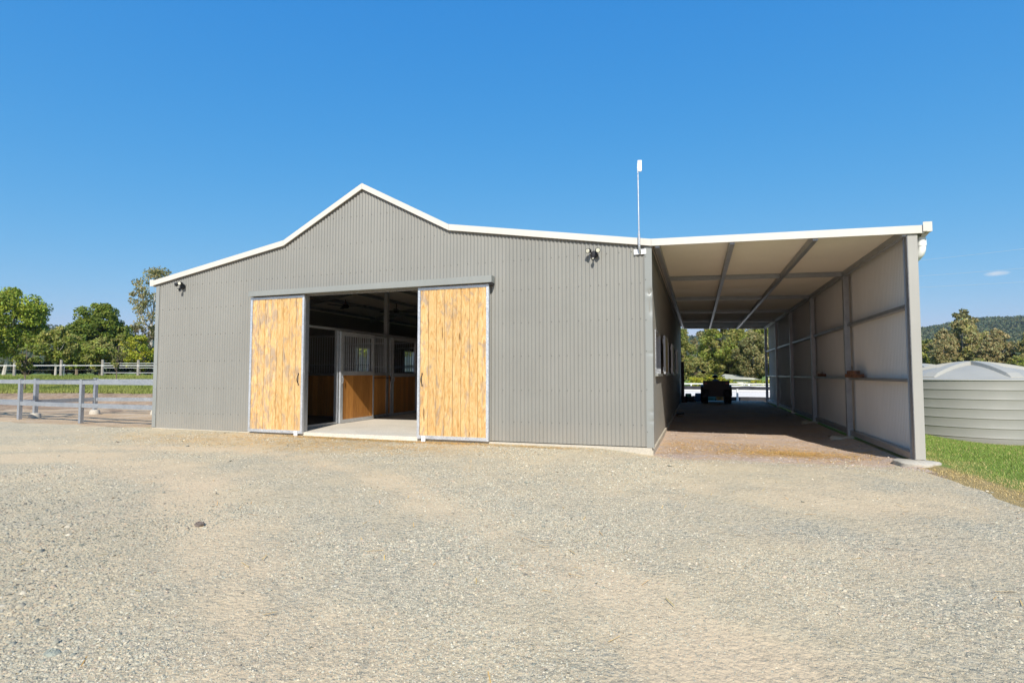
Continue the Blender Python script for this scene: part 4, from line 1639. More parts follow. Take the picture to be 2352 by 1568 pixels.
# arena surroundings seen through the carport
kb = MB()
for i in range(61):
    x = -14 + 22 * i / 60
    zt = 0.035 + 0.025 * float(vnoise(x, 0, 0.8, 79)) - 0.02
    yo = 22.17 + 0.05 * float(vnoise(x, 0, 0.6, 80))
    for (dy, zz) in ((0, -0.75), (0.01, -0.3), (0.0, zt), (0.03, zt), (0.05, -0.75)):
        kb.v.append((x, yo + dy, zz))
    if i:
        a_ = len(kb.v) - 10
        for j in range(4):
            kb.f.append((a_ + j, a_ + j + 1, a_ + j + 6, a_ + j + 5))
ko = kb.build('shade_cloth_strip', CLOTH, None, True)
tag(ko, 'dark cloth strip along the foot of the near white arena fence', 'shade cloth')
sc_ = MB()
n = 120
for i in range(n + 1):
    x = -30 + 46 * i / n
    top_ = -0.02 + 0.12 * (vnoise(x, 0, 1.1, 77) - 0.5)
    yy = 51.4 + 0.15 * (vnoise(x, 0, 0.7, 78) - 0.5)
    for (dy, zz) in ((0, -0.75), (0.03, -0.4), (-0.03, top_), (0.05, top_), (0.1, -0.75)):
        sc_.v.append((x, yy + dy, float(zz)))
    if i:
        a = len(sc_.v) - 10
        for j in range(4):
            sc_.f.append((a + j, a + j + 1, a + j + 6, a + j + 5))
so = sc_.build('shade_cloth_fence', CLOTH, None, True)
tag(so, 'sagging black shade cloth strip along the far side of the arena', 'shade cloth')
T1 = lambda x, y: 0.385
pA = [(-9.0, 22.0), (-5.1, 22.0), (-1.2, 22.0), (2.72, 22.0), (6.7, 22.0)]
ft = thing('arena_fence', 'near white rail fence with one round post just beyond the carport', 'fence', (2.72, 22, -0.5), 'white arena fences')
for (x, y) in pA:
    MB().tube([(x, y, gzz(x, y) - 0.1), (x, y, 0.44)], 0.055, 10).build('post', RAILW, ft, True)
for a, b in zip(pA[:-1], pA[1:]):
    MB().bar((a[0] + 0.06, 22.0, 0.36), (b[0] - 0.06, 22.0, 0.36), 0.06, 0.085).build('rail', RAILW, ft)
fw = thing('arena_fence', 'far white double rail fence in front of the hedge beyond the arena', 'fence', (4, 55, -0.5), 'white arena fences')
xs = [-16, -12, -8, -4, 0.0, 3.0, 6.0, 9.2, 11, 14]
for i, x in enumerate(xs):
    MB().box((x, 55.0, -0.15), (0.13, 0.13, 0.75)).build('post', RAILW, fw)
for a, b in zip(xs[:-1], xs[1:]):
    MB().bar((a + 0.07, 55, 0.14), (b - 0.07, 55, 0.14), 0.05, 0.11).build('rail', RAILW, fw)
    if a >= 3:
        MB().bar((a + 0.07, 55, -0.10), (b - 0.07, 55, -0.10), 0.05, 0.13).build('rail', RAILW, fw)
MB().box((8.2, 55.2, 0.35), (0.10, 0.10, 1.2)).build('gate_post', RAILW, fw)
MB().box((8.2, 55.2, 0.72), (0.5, 0.08, 0.08)).build('cross_arm', RAILW, fw)

# far shed with a pale low roof
sh = thing('distant_shed', 'low pale roofed shed half hidden behind the hedge beyond the arena', 'shed', (6.0, 68, -0.6))
MB().b2(3.2, 7.6, 66.4, 72, -1.0, 0.66).build('wall', DWALL, sh)
mb = MB()
mb.v += [(2.6, 66.0, 0.62), (8.4, 66.0, 0.48), (6.9, 69, 0.92), (4.2, 69, 1.22), (2.6, 72.4, 0.62), (8.4, 72.4, 0.48)]
mb.f += [(0, 1, 2, 3), (1, 5, 2), (5, 4, 3, 2), (4, 0, 3)]
mb.build('roof', DROOF, sh)

# power lines in the sky on the right
for dz, lab in ((0.0, 'topmost of the three thin power lines in the sky at right'), (-2.1, 'middle one of the three thin power lines at right'), (-3.6, 'lowest of the three thin power lines at right')):
    pts = []
    for i in range(15):
        t = -0.6 + 2.6 * i / 14
        x = 27.84 + (35.42 - 27.84) * t
        y = 73.64 + (65.66 - 73.64) * t
        z = 15.9 + (15.15 - 15.9) * t + dz * (0.97 + 0.06 * t) + 0.12 * (t - 0.5) ** 2
        pts.append((x, y, z))
    o = MB().tube(pts, 0.011, 5).build('power_line', WIRE)
    tag(o, lab, 'power line', 'power lines')

# ------------------------------------------------------------------ vegetation
def leaf_cloud(centres, radii, per, size, tones, rng, flat=1.0, droop=0.0):
    """rhombic leaf sprays scattered in clumps; returns v, f, tone"""
    V, T = [], []
    for (c, r, tn) in zip(centres, radii, tones):
        n = per
        d = rng.normal(size=(n, 3))
        d /= np.linalg.norm(d, axis=1, keepdims=True) + 1e-6
        rad = r * (0.35 + 0.65 * rng.random((n, 1)) ** 0.6)
        p = c + d * rad * np.array([1, 1, flat])
        u = rng.normal(size=(n, 3))
        u[:, 2] -= droop * 1.5
        u /= np.linalg.norm(u, axis=1, keepdims=True) + 1e-6
        nb = d * 0.9 + rng.normal(size=(n, 3)) * 0.55 + np.array([0, 0, 0.35])
        w = np.cross(u, nb)
        w /= np.linalg.norm(w, axis=1, keepdims=True) + 1e-6
        s = size * (0.6 + 0.8 * rng.random((n, 1)))
        k = 0.42 + 0.25 * rng.random((n, 1))
        q = np.stack([p - u * s, p + w * s * k, p + u * s, p - w * s * k], 1)
        V.append(q.reshape(-1, 3))
        m = 0.75 + 0.5 * rng.random((n, 1))
        col = np.array(tn)[None, :] * m
        col[:, 0:1] *= 0.85 + 0.4 * rng.random((n, 1))
        col = np.concatenate([col, np.ones((n, 1))], 1)
        T.append(np.repeat(col, 4, axis=0))
    V = np.concatenate(V)
    T = np.concatenate(T)
    F = np.arange(len(V)).reshape(-1, 4)
    return V, F, T


def tree(name, label, loc, H, R, base, kind, seed, group, clumps=60, per=60, size=0.16, col=(0.06, 0.10, 0.02), col2=None, trunk=0.16, bark=None, lean=(0, 0), cat='tree', flat=0.8, droop=0.0, yr=1.0):
    rng = np.random.default_rng(seed)
    t = thing(name, label, cat, loc, group)
    o = Vector(loc)
    mb = MB()
    # trunk and limbs
    top = Vector((lean[0], lean[1], H * 0.72))
    fork = base * 0.9 + 0.15 * H
    pts = [Vector((0, 0, -0.2))]
    for i in range(1, 6):
        k = i / 5
        pts.append(Vector((lean[0] * k + rng.normal() * 0.06 * H * 0.1, lean[1] * k + rng.normal() * 0.05 * H * 0.1, H * 0.72 * k)))
    mb.tube([o + p for p in pts], [trunk * (1 - 0.85 * i / 5) for i in range(6)], 7)
    cs, rs, tn = [], [], []
    c2 = col2 or col
    for i in range(clumps):
        for _ in range(30):
            d = rng.uniform(-1, 1, 3)
            if np.linalg.norm(d) <= 1:
                break
        rr = np.linalg.norm(d)
        d = d / (rr + 1e-6) * rr ** 0.45
        hz = base + 0.1 * R + (H - base - 0.32 * R) * (d[2] + 1) / 2
        # crown outline by kind
        tt = (hz - base) / (H - base)
        if kind == 'round':
            wd = R * (0.55 + 0.6 * math.sin(pi * min(1, 0.18 + 0.75 * tt)))
        elif kind == 'gum':
            wd = R * (0.45 + 0.65 * tt) * (1.0 if tt < 0.8 else 0.85)
        elif kind == 'cone':
            wd = R * (1.05 - 0.85 * tt)
        else:
            wd = R
        wd *= 0.74
        wob = 0.72 + 0.50 * rng.random() + (0.28 if rng.random() < 0.12 else 0.0)
        c = np.array([d[0] * wd * wob + lean[0] * tt, d[1] * wd * wob * yr + lean[1] * tt, hz])
        cs.append(c)
        rs.append(R * (0.13 + 0.17 * rng.random()) * (0.85 if kind == 'gum' else 1.0))
        m = rng.random()
        tn.append(tuple(a * (1 - m) + b * m for a, b in zip(col, c2)))
    # limbs to a share of the clumps
    for c in cs[::max(1, len(cs) // 14)]:
        k = min(0.95, max(0.25, (c[2] / (H * 0.72)) * 0.62))
        i0 = int(k * 5)
        a = pts[i0] + (pts[min(5, i0 + 1)] - pts[i0]) * (k * 5 - i0)
        b = Vector(c)
        m_ = (a + b) / 2 + Vector((0, 0, -0.05 * H))
        r0 = trunk * (1 - 0.85 * k) * 0.55
        mb.tube([o + a, o + m_, o + b], [r0, r0 * 0.6, r0 * 0.15], 5, False)
    mb.build('trunk', bark or BARKD, t, True)
    V, F_, T = leaf_cloud(cs, rs, per, size, tn, rng, flat, droop)
    ob = link('crown', npmesh('crown', V, F_, LEAF, T), t)
    return t


GL = 'trees beyond the horse yard'
DG = (0.115, 0.165, 0.026)
MG = (0.225, 0.285, 0.040)
BG = (0.290, 0.355, 0.040)
YG = (0.36, 0.36, 0.035)
OG = (0.315, 0.310, 0.095)
GG = (0.33, 0.305, 0.14)


def P(x, y, dz=0.0):
    return (x, y, gzz(x, y) + dz)


tree('leafy_tree', 'big bright green tree with pale trunk at the far left of the photo', P(-57.1, 21.2), 8.3, 3.1, 1.7, 'round', 1, GL, 110, 190, 0.12, MG, BG, 0.17, BARK, (0.8, 0.3), yr=1.0)
tree('leafy_tree', 'olive green spreading tree with pale forked trunk right of the big left tree', P(-48.5, 20.1), 4.25, 1.6, 0.9, 'round', 2, GL, 80, 120, 0.09, OG, MG, 0.10, BARK, (0.2, 0))
tree('leafy_tree', 'dense dark green rounded tree, tallest between the big left tree and the barn', P(-57.3, 29.2), 7.9, 2.8, 0.8, 'round', 3, GL, 140, 190, 0.12, DG, MG, 0.25, BARKD, (0, 0))
tree('eucalyptus_tree', 'tall sparse grey green gum tree showing beside the left barn eave', P(-60.3, 36.8), 13.4, 3.6, 3.2, 'gum', 4, GL, 60, 75, 0.13, (0.30, 0.275, 0.125), (0.24, 0.235, 0.09), 0.28, BARK, (1.0, 0), droop=0.6)
tree('leafy_bush', 'yellow green bushy tree against the left edge of the barn', P(-48.2, 26.9), 3.9, 1.6, 0.5, 'round', 5, GL, 60, 90, 0.10, YG, BG, 0.13, BARKD)
tree('bare_tree', 'brownish thin leaved tree between the dark tree and the barn', P(-56.6, 32.9), 6.0, 2.2, 1.4, 'round', 6, GL, 40, 40, 0.12, (0.17, 0.14, 0.07), (0.12, 0.11, 0.05), 0.15, BARKD)
tree('sapling', 'young light green sapling standing in the grass at far left', P(-28.5, 6.8), 2.6, 0.85, 0.85, 'gum', 7, GL, 34, 60, 0.05, (0.15, 0.20, 0.03), (0.20, 0.23, 0.05), 0.035, BARKD, flat=0.6)
tree('sapling', 'thin twiggy sapling in the grass nearer the barn', P(-29.6, 11.75), 2.9, 0.75, 0.7, 'gum', 8, GL, 26, 34, 0.05, (0.22, 0.25, 0.06), (0.28, 0.28, 0.09), 0.035, BARKD)
tree('leafy_tree', 'mid green tree low behind the olive tree', P(-54.0, 25.2), 4.0, 1.6, 0.5, 'round', 9, GL, 60, 70, 0.15, DG, MG, 0.15, BARKD)
tree('leafy_tree', 'mid green tree low in front of the dense dark tree', P(-51.2, 25.4), 3.6, 1.6, 0.4, 'round', 10, GL, 60, 70, 0.14, MG, OG, 0.13, BARKD)
tree('leafy_tree', 'dark green tree beyond the stalls seen through the barred windows', P(-30, 40), 7.5, 3.4, 0.8, 'round', 12, GL, 70, 70, 0.2, MG, BG, 0.2, BARKD)
tree('leafy_tree', 'second green tree beyond the stalls seen through the barred windows', P(-23, 42), 7.0, 3.4, 0.6, 'round', 13, GL, 70, 70, 0.2, BG, YG, 0.2, BARKD)
tree('leafy_tree', 'third green tree beyond the stalls, right of the others', P(-36, 36), 6.5, 3.2, 0.6, 'round', 14, GL, 70, 70, 0.2, MG, YG, 0.2, BARKD)
# low dark scrub under the trees
sb0 = tree('scrub_bush', 'low dark scrub bush under the trees, leftmost along the far fence', P(-63.5, 23.2), 1.9, 1.9, 0.0, 'round', 20, 'scrub under the left trees', 26, 60, 0.13, (0.035, 0.05, 0.014), (0.07, 0.085, 0.03), 0.06, BARKD, cat='bush')
for i, (x, y, s, lab) in enumerate(((-60.2, 24.8, 1.0, 'low dark scrub bush right behind the big left trunk'), (-57.0, 26.2, 1.1, 'low dark scrub bush left of the olive tree trunk'), (-53.2, 27.8, 1.05, 'low dark scrub bush right of the olive tree trunk'), (-49.8, 29.2, 1.15, 'low dark scrub bush beneath the dense dark tree'), (-46.5, 30.2, 1.0, 'low dark scrub bush behind the three white wires'), (-43.3, 31.0, 1.0, 'low dark scrub bush nearest the barn edge'))):
    copy_tree(sb0, P(x, y), i * 1.3, (s, s, s), lab)

# hedge and trees beyond the arena
GH = 'trees beyond the arena'
hb = tree('hedge_bush', 'yellow green hedge bush beyond the arena, leftmost in the carport view', P(0.6, 58.5), 1.55, 1.6, 0.0, 'round', 30, 'hedge behind the far white fence', 34, 60, 0.11, BG, YG, 0.05, BARKD, cat='bush')
for i, (x, y, s, lab) in enumerate(((2.6, 58.8, 1.15, 'yellow green hedge bush left of the quad bike handlebar'), (4.6, 58.6, 0.62, 'small hedge bush in front of the pale shed'), (7.0, 58.9, 0.75, 'low hedge bush at the right end of the pale shed'), (8.9, 58.7, 1.0, 'green hedge bush beside the white gate post'), (10.8, 58.9, 1.15, 'green hedge bush nearest the carport wall'))):
    copy_tree(hb, P(x, y), i * 1.7, (s, s, s), lab)
tree('leafy_tree', 'dark green tree at the left edge of the carport view', P(-1.2, 68), 8.2, 2.5, 0.4, 'cone', 31, GH, 90, 130, 0.13, DG, OG, 0.2, BARKD)
tree('leafy_tree', 'tall leafy tree in the middle of the carport view above the quad bike', P(4.0, 72), 11.0, 3.6, 0.8, 'round', 32, GH, 150, 170, 0.14, MG, OG, 0.3, BARKD)
tree('leafy_tree', 'olive grey tree right of centre in the carport view with visible trunk', P(7.8, 69), 7.8, 2.8, 0.9, 'round', 33, GH, 90, 140, 0.13, (0.12, 0.135, 0.035), GG, 0.28, BARK)
tree('leafy_tree', 'dense green tree behind the trunk at the right of the carport view', P(10.8, 76), 12.0, 3.9, 0.8, 'round', 34, GH, 150, 150, 0.15, OG, MG, 0.3, BARK)
tree('leafy_tree', 'yellow green tree beside the carport side wall opening', P(12.0, 66), 5.8, 2.6, 0.4, 'round', 35, GH, 80, 120, 0.12, (0.19, 0.21, 0.035), OG, 0.2, BARKD)
tree('eucalyptus_tree', 'pale bare limbed gum tree left in the carport view below the hill', P(1.2, 80), 9.0, 2.4, 2.0, 'gum', 36, GH, 40, 45, 0.18, (0.22, 0.20, 0.10), GG, 0.22, BARK)
tree('leafy_tree', 'low olive tree under the pale gum in the carport view', P(0.6, 64), 4.2, 2.0, 0.2, 'round', 37, GH, 60, 70, 0.15, OG, (0.17, 0.17, 0.05), 0.15, BARKD)
tree('leafy_tree', 'olive tree behind the pale shed roof', P(5.2, 76), 6.5, 2.8, 0.3, 'round', 38, GH, 80, 80, 0.18, OG, DG, 0.2, BARKD)
tree('leafy_tree', 'low dark tree filling the gap behind the shed', P(8.8, 80), 7.5, 3.4, 0.2, 'round', 39, GH, 80, 80, 0.2, DG, OG, 0.2, BARKD)

# gum trees on the right, behind the tanks
GR = 'gum trees behind the water tanks'
protos = []
for k, (H, R, c1, c2, lab) in enumerate(((12.0, 3.6, GG, OG, 'tall olive gum tree with pale stems left above the tank dome'),
                                        (10.0, 3.4, (0.30, 0.255, 0.11), GG, 'bronze topped gum tree right above the tank apex'),
                                        (8.5, 3.3, OG, MG, 'shorter green gum tree near the right photo edge'))):
    xy = ((47.0, 112.0), (54.0, 116.0), (64.0, 104.0))[k]
    protos.append(tree('eucalyptus_tree', lab, P(*xy), H, R, 1.6, 'gum', 50 + k, GR, 100, 62, 0.26, c1, c2, 0.24, BARK, droop=0.5))
spots = [(39.5, 116, 0, 0.95, 'olive gum tree nearest the carport post'), (43.2, 110, 1, 0.92, 'bronze gum tree second from the carport post'),
         (50.5, 118, 0, 0.98, 'olive gum tree just left of the tree with the bronze top'), (57.6, 112, 2, 1.0, 'green gum tree just right of the bronze topped one'),
         (60.5, 116, 1, 0.75, 'low bronze gum tree over the middle of the tank dome'), (67.2, 112, 0, 0.78, 'olive gum tree second from the right photo edge'),
         (70.5, 104, 0, 0.92, 'tall olive gum tree at the right photo edge'), 
         (50.2, 101, 2, 0.55, 'small green gum under the tall ones, left'), (57.0, 98, 1, 0.55, 'small bronze gum under the tall ones, middle'),
         (63.0, 96, 2, 0.6, 'small green gum under the tall ones, right'), (44.5, 100, 2, 0.5, 'small green gum low beside the carport post'),
         (66.0, 122, 1, 0.95, 'bronze gum tree far back at right'),
         (46.0, 124, 2, 1.1, 'green gum tree far back at left'), (56.0, 126, 0, 0.85, 'olive gum tree far back in the middle'),
         (41.0, 104, 1, 0.72, 'low bronze gum tree close behind the carport post'), (48.6, 107, 1, 0.8, 'bronze gum tree left in front of the tallest pair'), (54.2, 106, 0, 0.72, 'olive gum tree in front below the bronze top'),
         (60.2, 108, 0, 0.74, 'olive gum tree in front, over the tank rib'), (67.5, 101, 1, 0.74, 'bronze gum tree in front near the right photo edge'), (53.0, 121, 2, 1.2, 'tall green gum tree behind the bronze top'), (63.2, 119, 2, 0.95, 'green gum tree back row right of the middle')]
for i, (x, y, k, s, lab) in enumerate(spots):
    copy_tree(protos[k], P(x, y), 0.9 + i * 1.37, (s, s, s * (0.92 + 0.16 * random.random())), lab)
cg = tree('eucalyptus_tree', 'lone tuft topped gum rising above the others against the sky at right', P(51.6, 123.0), 14.6, 2.9, 8.5, 'gum', 60, GR, 46, 60, 0.24, (0.13, 0.15, 0.05), GG, 0.22, BARK)

# ------------------------------------------------------------------ hills with forest
def hill_h(az):
    """crest height by azimuth (deg, 0 = +y, + to the right)"""
    return np.interp(az, [-75, -58, -50, -40, -20, -5, -1.5, 1.5, 5, 12, 17, 19, 21.5, 24.5, 30, 45, 60],
                     [48, 56, 56, 58, 62, 56, 55, 61, 62, 62, 61, 62, 64, 64.5, 70, 78, 64])


HA = np.linspace(-76, 60, 260)
HD = np.linspace(330, 1250, 34)
AZ, DD = np.meshgrid(np.radians(HA), HD)
tt = np.clip((DD - 330) / (950 - 330), 0, 1.3)
HZ = hill_h(np.degrees(AZ)) * np.where(tt <= 1, tt ** 1.5, 1 - (tt - 1) * 0.6) * (DD / 950) ** 0.0
HX = CX + DD * np.sin(AZ)
HY = CY + DD * np.cos(AZ)
HZ = HZ + 7 * (vnoise(HX, HY, 90, 61) - 0.5) * np.clip(tt, 0, 1) * 2 - 1.0
n, m = len(HA), len(HD)
idx = np.arange(n * m).reshape(m, n)
F = np.stack([idx[:-1, :-1], idx[:-1, 1:], idx[1:, 1:], idx[1:, :-1]], -1).reshape(-1, 4)
HILLM = m_dirt('forest_floor', (0.035, 0.05, 0.022), (0.05, 0.065, 0.03), (0.065, 0.075, 0.035))
link('hills', npmesh('hills', np.stack([HX.ravel(), HY.ravel(), HZ.ravel()], -1), F, HILLM, None, True), kind='structure')
# canopies on the visible sectors only
rng = np.random.default_rng(5)
cs = []
for (a0, a1, nn) in ((-64, -53, 900), (-5, 14, 2200), (16, 28.5, 5200)):
    az = np.radians(rng.uniform(a0, a1, nn))
    d = 360 + 640 * rng.random(nn) ** 0.8
    t = np.clip((d - 330) / (950 - 330), 0, 1.3)
    hx = CX + d * np.sin(az)
    hy = CY + d * np.cos(az)
    hz = hill_h(np.degrees(az)) * np.where(t <= 1, t ** 1.5, 1 - (t - 1) * 0.6) + 14 * (vnoise(hx, hy, 90, 61) - 0.5) * np.clip(t, 0, 1) - 1.0
    cs.append(np.stack([hx, hy, hz + 4.0], -1))
cs = np.concatenate(cs)
rs = 3.0 + 3.5 * rng.random(len(cs))
tn = []
for i in range(len(cs)):
    m_ = rng.random()
    tn.append((0.075 + 0.07 * m_, 0.11 + 0.05 * m_, 0.045 + 0.018 * m_))
V, F_, T = leaf_cloud(cs, rs, 26, 1.55, tn, rng, 0.8)
link('hill_forest', npmesh('hill_forest', V, F_, LEAF, T), kind='stuff')

# ------------------------------------------------------------------ gravel stones (stuff)
def stones(name, x, y, size, rng, tones):
    n = len(x)
    # flat angular chips: four corners on the ground and a short ridge
    base = np.array([(1, 0, 0), (0, 1, 0), (-1, 0, 0), (0, -1, 0), (0.45, 0.35, 0.62), (-0.5, -0.3, 0.6)], float)
    faces = np.array([(0, 1, 4), (1, 5, 4), (1, 2, 5), (2, 3, 5), (3, 4, 5), (3, 0, 4)])
    v = base[None] * (0.70 + 0.60 * rng.random((n, 6, 1)))
    v = v + rng.normal(size=(n, 6, 3)) * 0.12
    a = rng.uniform(0, 2 * pi, n)
    el = 0.6 + 0.5 * rng.random(n)
    v[:, :, 0] *= size[:, None]
    v[:, :, 1] *= (size * el)[:, None]
    v[:, :, 2] *= (size * (0.55 + 0.55 * rng.random(n)))[:, None]
    ca, sa = np.cos(a)[:, None], np.sin(a)[:, None]
    vx = v[:, :, 0] * ca - v[:, :, 1] * sa
    vy = v[:, :, 0] * sa + v[:, :, 1] * ca
    tx, ty = rng.normal(size=(n, 1)) * 0.22, rng.normal(size=(n, 1)) * 0.22
    vz = v[:, :, 2] + vx * tx + vy * ty
    g = gz(x, y) + rough_gravel(x, y) + 0.006
    P_ = np.stack([vx + x[:, None], vy + y[:, None], vz + g[:, None] - (size * 0.10)[:, None]], -1).reshape(-1, 3)
    F_ = (faces[None] + (np.arange(n) * 6)[:, None, None]).reshape(-1, 3)
    t4 = np.concatenate([tones, np.ones((n, 1))], 1)
    T = np.repeat(t4, 6, axis=0)
    return link(name, npmesh(name, P_, F_, STONE, T), kind='stuff')


PAL = np.array([(0.38, 0.37, 0.315), (0.455, 0.435, 0.365), (0.50, 0.465, 0.385), (0.53, 0.475, 0.38), (0.47, 0.385, 0.31), (0.26, 0.27, 0.24), (0.58, 0.53, 0.45), (0.40, 0.335, 0.275), (0.66, 0.62, 0.55), (0.18, 0.17, 0.155)])
PW = np.array([0.18, 0.21, 0.20, 0.14, 0.08, 0.08, 0.04, 0.05, 0.006, 0.014])
xs_, ys_, ss_ = [], [], []
rng = np.random.default_rng(21)
for (r0, r1, dens, smed) in ((1.9, 3.6, 11500, 0.0046), (3.6, 6.0, 5200, 0.0058), (6.0, 10.5, 1500, 0.0078), (10.5, 17, 220, 0.0105)):
    area = (r1 * r1 - r0 * r0) * 0.5 * radians(100)
    n = int(area * dens)
    r = np.sqrt(rng.uniform(r0 * r0, r1 * r1, n))
    a = rng.uniform(-radians(50), radians(50), n) - 0.3293
    x = CX + r * np.sin(a)
    y = CY + r * np.cos(a)
    s = smed * np.exp(rng.normal(size=n) * 0.40)
    # stonier drifts and smooth dusty wheel tracks
    dn = 0.55 * vnoise(x, y, 1.9, 71) + 0.45 * vnoise(x, y, 0.6, 72) - 0.16 * track(x, y) + 0.34 * sstep(-2.0, -3.4, x + 0.45 * (y + 7)) * sstep(-4.2, -6.2, y)
    keep = rng.random(n) < np.clip((dn - 0.26) * 2.2, 0.22, 1)
    s = s * (0.75 + 0.95 * np.clip(dn - 0.45, 0, 0.5))
    keep &= (x < xr(y) + 0.25 * (rng.random(n) - 0.6)) & (y < np.where(x > 0.02, ytop(x) + 0.9 * rng.random(n) ** 3, np.minimum(ytop(x), -0.03) - 0.02))
    xs_.append(x[keep]); ys_.append(y[keep]); ss_.append(s[keep])
x = np.concatenate(xs_); y = np.concatenate(ys_); s = np.concatenate(ss_)
pick = rng.choice(len(PAL), len(x), p=PW / PW.sum())
tones = PAL[pick] * np.array([1.02, 0.965, 0.835]) * (0.88 + 0.28 * rng.random((len(x), 1)))
tones *= 1 - 0.22 * (sstep(-2.0, -3.4, x + 0.45 * (y + 7)) * sstep(-4.2, -6.2, y))[:, None]
# reddish chips over the dirt at the carport mouth
n2 = 3600
xc = rng.uniform(0.05, 3.6, n2)
yc = -0.9 + 6.0 * rng.random(n2) ** 1.4
sc2 = 0.0075 * np.exp(rng.normal(size=n2) * 0.42)
DP = np.array([(0.46, 0.37, 0.30), (0.41, 0.33, 0.265), (0.52, 0.44, 0.36), (0.34, 0.27, 0.22), (0.55, 0.48, 0.40)])
x = np.concatenate([x, xc]); y = np.concatenate([y, yc]); s = np.concatenate([s, sc2])
tones = np.concatenate([tones, DP[rng.integers(0, 5, n2)] * (0.85 + 0.3 * rng.random((n2, 1)))])
stones('gravel_stones', x, y, s, rng, tones)
print('stones', len(x))

# a few big stones one can pick out
def rock(x, y, size, lab, col, seed):
    rng = np.random.default_rng(seed)
    mb = MB()
    z = gzz(x, y)
    mb.ell((x, y, z + size * 0.32), (size, size * 0.72, size * 0.52), 11, 7)
    mb.v = [(a + rng.normal() * size * 0.09, b + rng.normal() * size * 0.08, c + rng.normal() * size * 0.07) for a, b, c in mb.v]
    o = mb.build('rock', simple('rock_' + col[0], col[1], 0.85, var=0.3, scale=30, bump=0.5))
    tag(o, lab, 'rock', 'loose rocks on the gravel')


rock(-3.385, -5.95, 0.046, 'dark brown lump of rock alone on the pale gravel left of centre', ('brown', (0.14, 0.11, 0.09)), 1)
rock(-2.15, -7.83, 0.040, 'grey green rock, biggest of the stones at the lower left', ('greygreen', (0.27, 0.28, 0.225)), 2)

# ------------------------------------------------------------------ straw
def strands(name, x, y, L, W, col, mat, rng, zf=None, stand=0.0):
    n = len(x)
    a = rng.uniform(0, 2 * pi, n)
    d = np.stack([np.cos(a), np.sin(a), rng.normal(size=n) * 0.10 + stand], -1)
    s = np.stack([-np.sin(a), np.cos(a), np.zeros(n)], -1)
    g = (gz(x, y) if zf is None else zf(x, y)) + 0.012
    c = np.stack([x, y, g], -1)
    h = (L / 2)[:, None]
    w = (W / 2)[:, None]
    v = np.stack([c - d * h - s * w, c - d * h + s * w, c + d * h + s * w + np.array([0, 0, .004]), c + d * h - s * w + np.array([0, 0, .004])], 1).reshape(-1, 3)
    F_ = np.arange(len(v)).reshape(-1, 4)
    T = np.repeat(np.concatenate([col, np.ones((n, 1))], 1), 4, axis=0)
    return link(name, npmesh(name, v, F_, mat, T), kind='stuff')


rng = np.random.default_rng(33)
px, py = [], []
for (cx_, cy_, sx, sy, n) in ((-6.0, -0.16, 0.9, 0.06, 900), (-3.7, -0.16, 0.5, 0.05, 450), (-1.9, -0.28, 0.35, 0.07, 300), (-5.6, -0.9, 1.6, 0.3, 700),(-5.9, -0.28, 1.6, 0.10, 1500), (-3.6, -0.22, 1.2, 0.08, 700), (-6.4, -1.3, 2.0, 0.55, 1500), (-9.6, -1.5, 1.5, 0.4, 600), (1.9, 0.9, 1.0, 0.45, 1500), (2.3, 1.4, 0.8, 0.5, 900), (2.2, 1.0, 0.55, 0.22, 1900), (1.2, 2.0, 0.9, 0.3, 700), (0.4, 1.2, 0.25, 0.7, 350), (-0.2, -3.0, 4.0, 2.2, 260), (-2.5, -6, 2.0, 1.2, 40), (-1.6, -0.35, 1.2, 0.15, 250)):
    px.append(rng.normal(cx_, sx, n)); py.append(rng.normal(cy_, sy, n))
x = np.concatenate(px); y = np.concatenate(py)
k = ((y < -0.08) | ((x > 0.02) & (x < 3.6))) & (y < 5)
x, y = x[k], y[k]
n = len(x)
col = np.array([(0.66, 0.41, 0.14)]) * (0.65 + 0.6 * rng.random((n, 1))) * (0.9 + 0.2 * rng.random((n, 3)))
strands('scattered_straw', x, y, 0.04 + 0.10 * rng.random(n), 0.0035 + 0.003 * rng.random(n), col, STRAWM, rng)
n = 60
x = rng.uniform(-7.2, -4.6, n); y = rng.uniform(0.0, 1.6, n)
strands('aisle_straw', x, y, 0.04 + 0.06 * rng.random(n), 0.004 + 0 * x, np.tile((0.5, 0.33, 0.13), (n, 1)), STRAWM, rng, lambda x, y: x * 0 + 0.026)

# ------------------------------------------------------------------ grass blades
def blades(name, x, y, h, w, col, rng):
    n = len(x)
    a = rng.uniform(0, 2 * pi, n)
    b = rng.uniform(0, 2 * pi, n)
    g = gz(x, y)
    c = np.stack([x, y, g - 0.005], -1)
    s = np.stack([np.cos(a), np.sin(a), np.zeros(n)], -1) * (w / 2)[:, None]
    ln = np.stack([np.cos(b), np.sin(b), np.zeros(n)], -1) * (h * rng.uniform(0.15, 0.9, n))[:, None]
    v = np.stack([c - s, c + s, c + ln + np.array([0, 0, 1.0]) * (h * rng.uniform(0.45, 1.0, n))[:, None]], 1).reshape(-1, 3)
    F_ = np.arange(len(v)).reshape(-1, 3)
    T = np.repeat(np.concatenate([col, np.ones((n, 1))], 1), 3, axis=0)
    return link(name, npmesh(name, v, F_, GRASSM, T), kind='stuff')


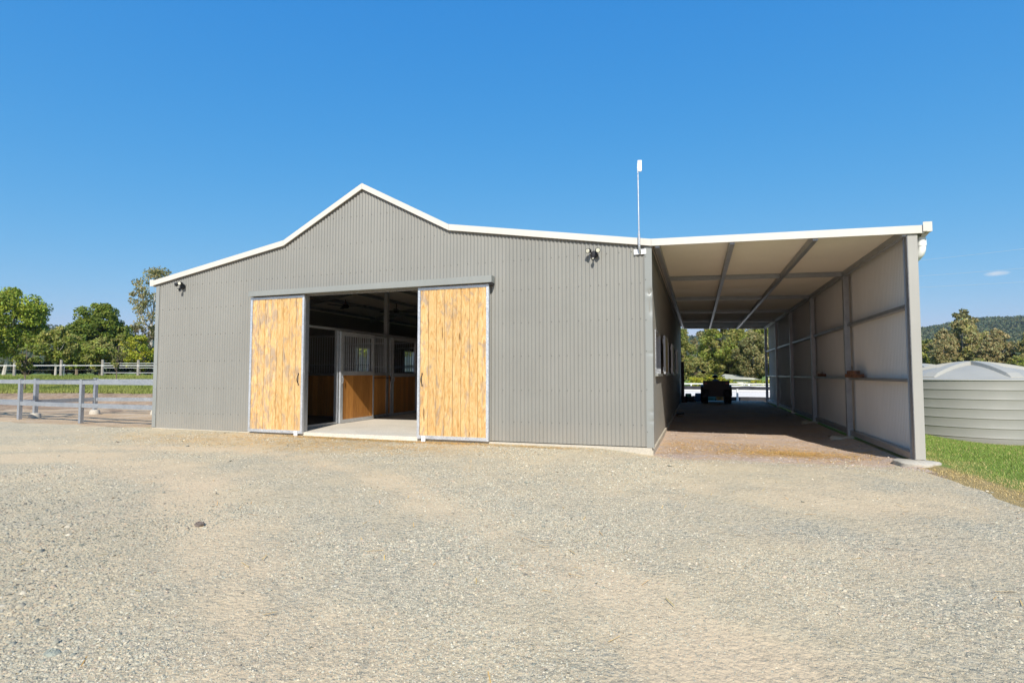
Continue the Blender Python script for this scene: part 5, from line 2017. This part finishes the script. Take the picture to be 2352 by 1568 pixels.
rng = np.random.default_rng(44)
n = 150000
y = rng.uniform(-4.5, 9.0, n)
x = rng.uniform(3.3, 9.5, n)
e = x - xr(y) + (vnoise(x, y, 0.5, 81) - 0.5) * 0.35
k = (e > -0.06 - 0.12 * rng.random(n)) & ~((np.hypot(x - 3.72, y + 0.2) < 0.38)) & (np.hypot(x - 8.1, y - 9.3) > 2.0) & ((x > 3.9) | (y < -0.0)) & (rng.random(n) < np.clip(0.35 + e * 1.4, 0.2, 1))
x, y, e = x[k], y[k], e[k]
n = len(x)
gd = np.clip((e - 0.55) / 0.5 + (vnoise(x, y, 0.35, 82) - 0.5) * 1.1, 0, 1)[:, None]
grn = np.array([(0.215, 0.295, 0.060)]) * (0.7 + 0.7 * rng.random((n, 1)))
dry = np.array([(0.60, 0.45, 0.20)]) * (0.7 + 0.5 * rng.random((n, 1)))
col = dry * (1 - gd) + grn * gd
mixd = rng.random((n, 1)) < 0.10
col = np.where(mixd, dry, col)
blades('lawn_grass', x, y, 0.022 + 0.038 * rng.random(n) * (0.5 + 0.5 * gd[:, 0]), 0.007 + 0.006 * rng.random(n), col, rng)
print('lawn', n)
# bank and paddock grass on the left
n = 120000
d = 22.0 + 26 * rng.random(n) ** 1.5
lat = rng.uniform(-0.98, -0.55, n)
x = CX + d * -0.3234 + lat * d * 0.9463
y = CY + d * 0.9463 + lat * d * 0.3234
A = axial(x, y) + (vnoise(x, y, 1.6, 3) - 0.5) * 1.2
k = (A > 22.7 + 0.5 * rng.random(n)) & (x < -12.5)
x, y = x[k], y[k]
n = len(x)
m_ = vnoise(x, y, 2.5, 91)[:, None]
col = (np.array([(0.155, 0.215, 0.035)]) * (1 - m_) + np.array([(0.36, 0.35, 0.10)]) * m_) * (0.7 + 0.6 * rng.random((n, 1)))
blades('paddock_grass', x, y, 0.07 + 0.10 * rng.random(n), 0.03 + 0.02 * rng.random(n), col, rng)

# ------------------------------------------------------------------ air
t = NT('air')
pv = t.n('VolumePrincipled', {'Color': (0.80, 0.88, 1.0), 'Density': 0.00018, 'Anisotropy': 0.3})
t.t.links.new(pv.outputs[0], t.out.inputs['Volume'])
ob = MB().b2(-1700, 1900, -80, 2400, -6.0, 160.0).build('haze', t.m)
ob['kind'] = 'stuff'
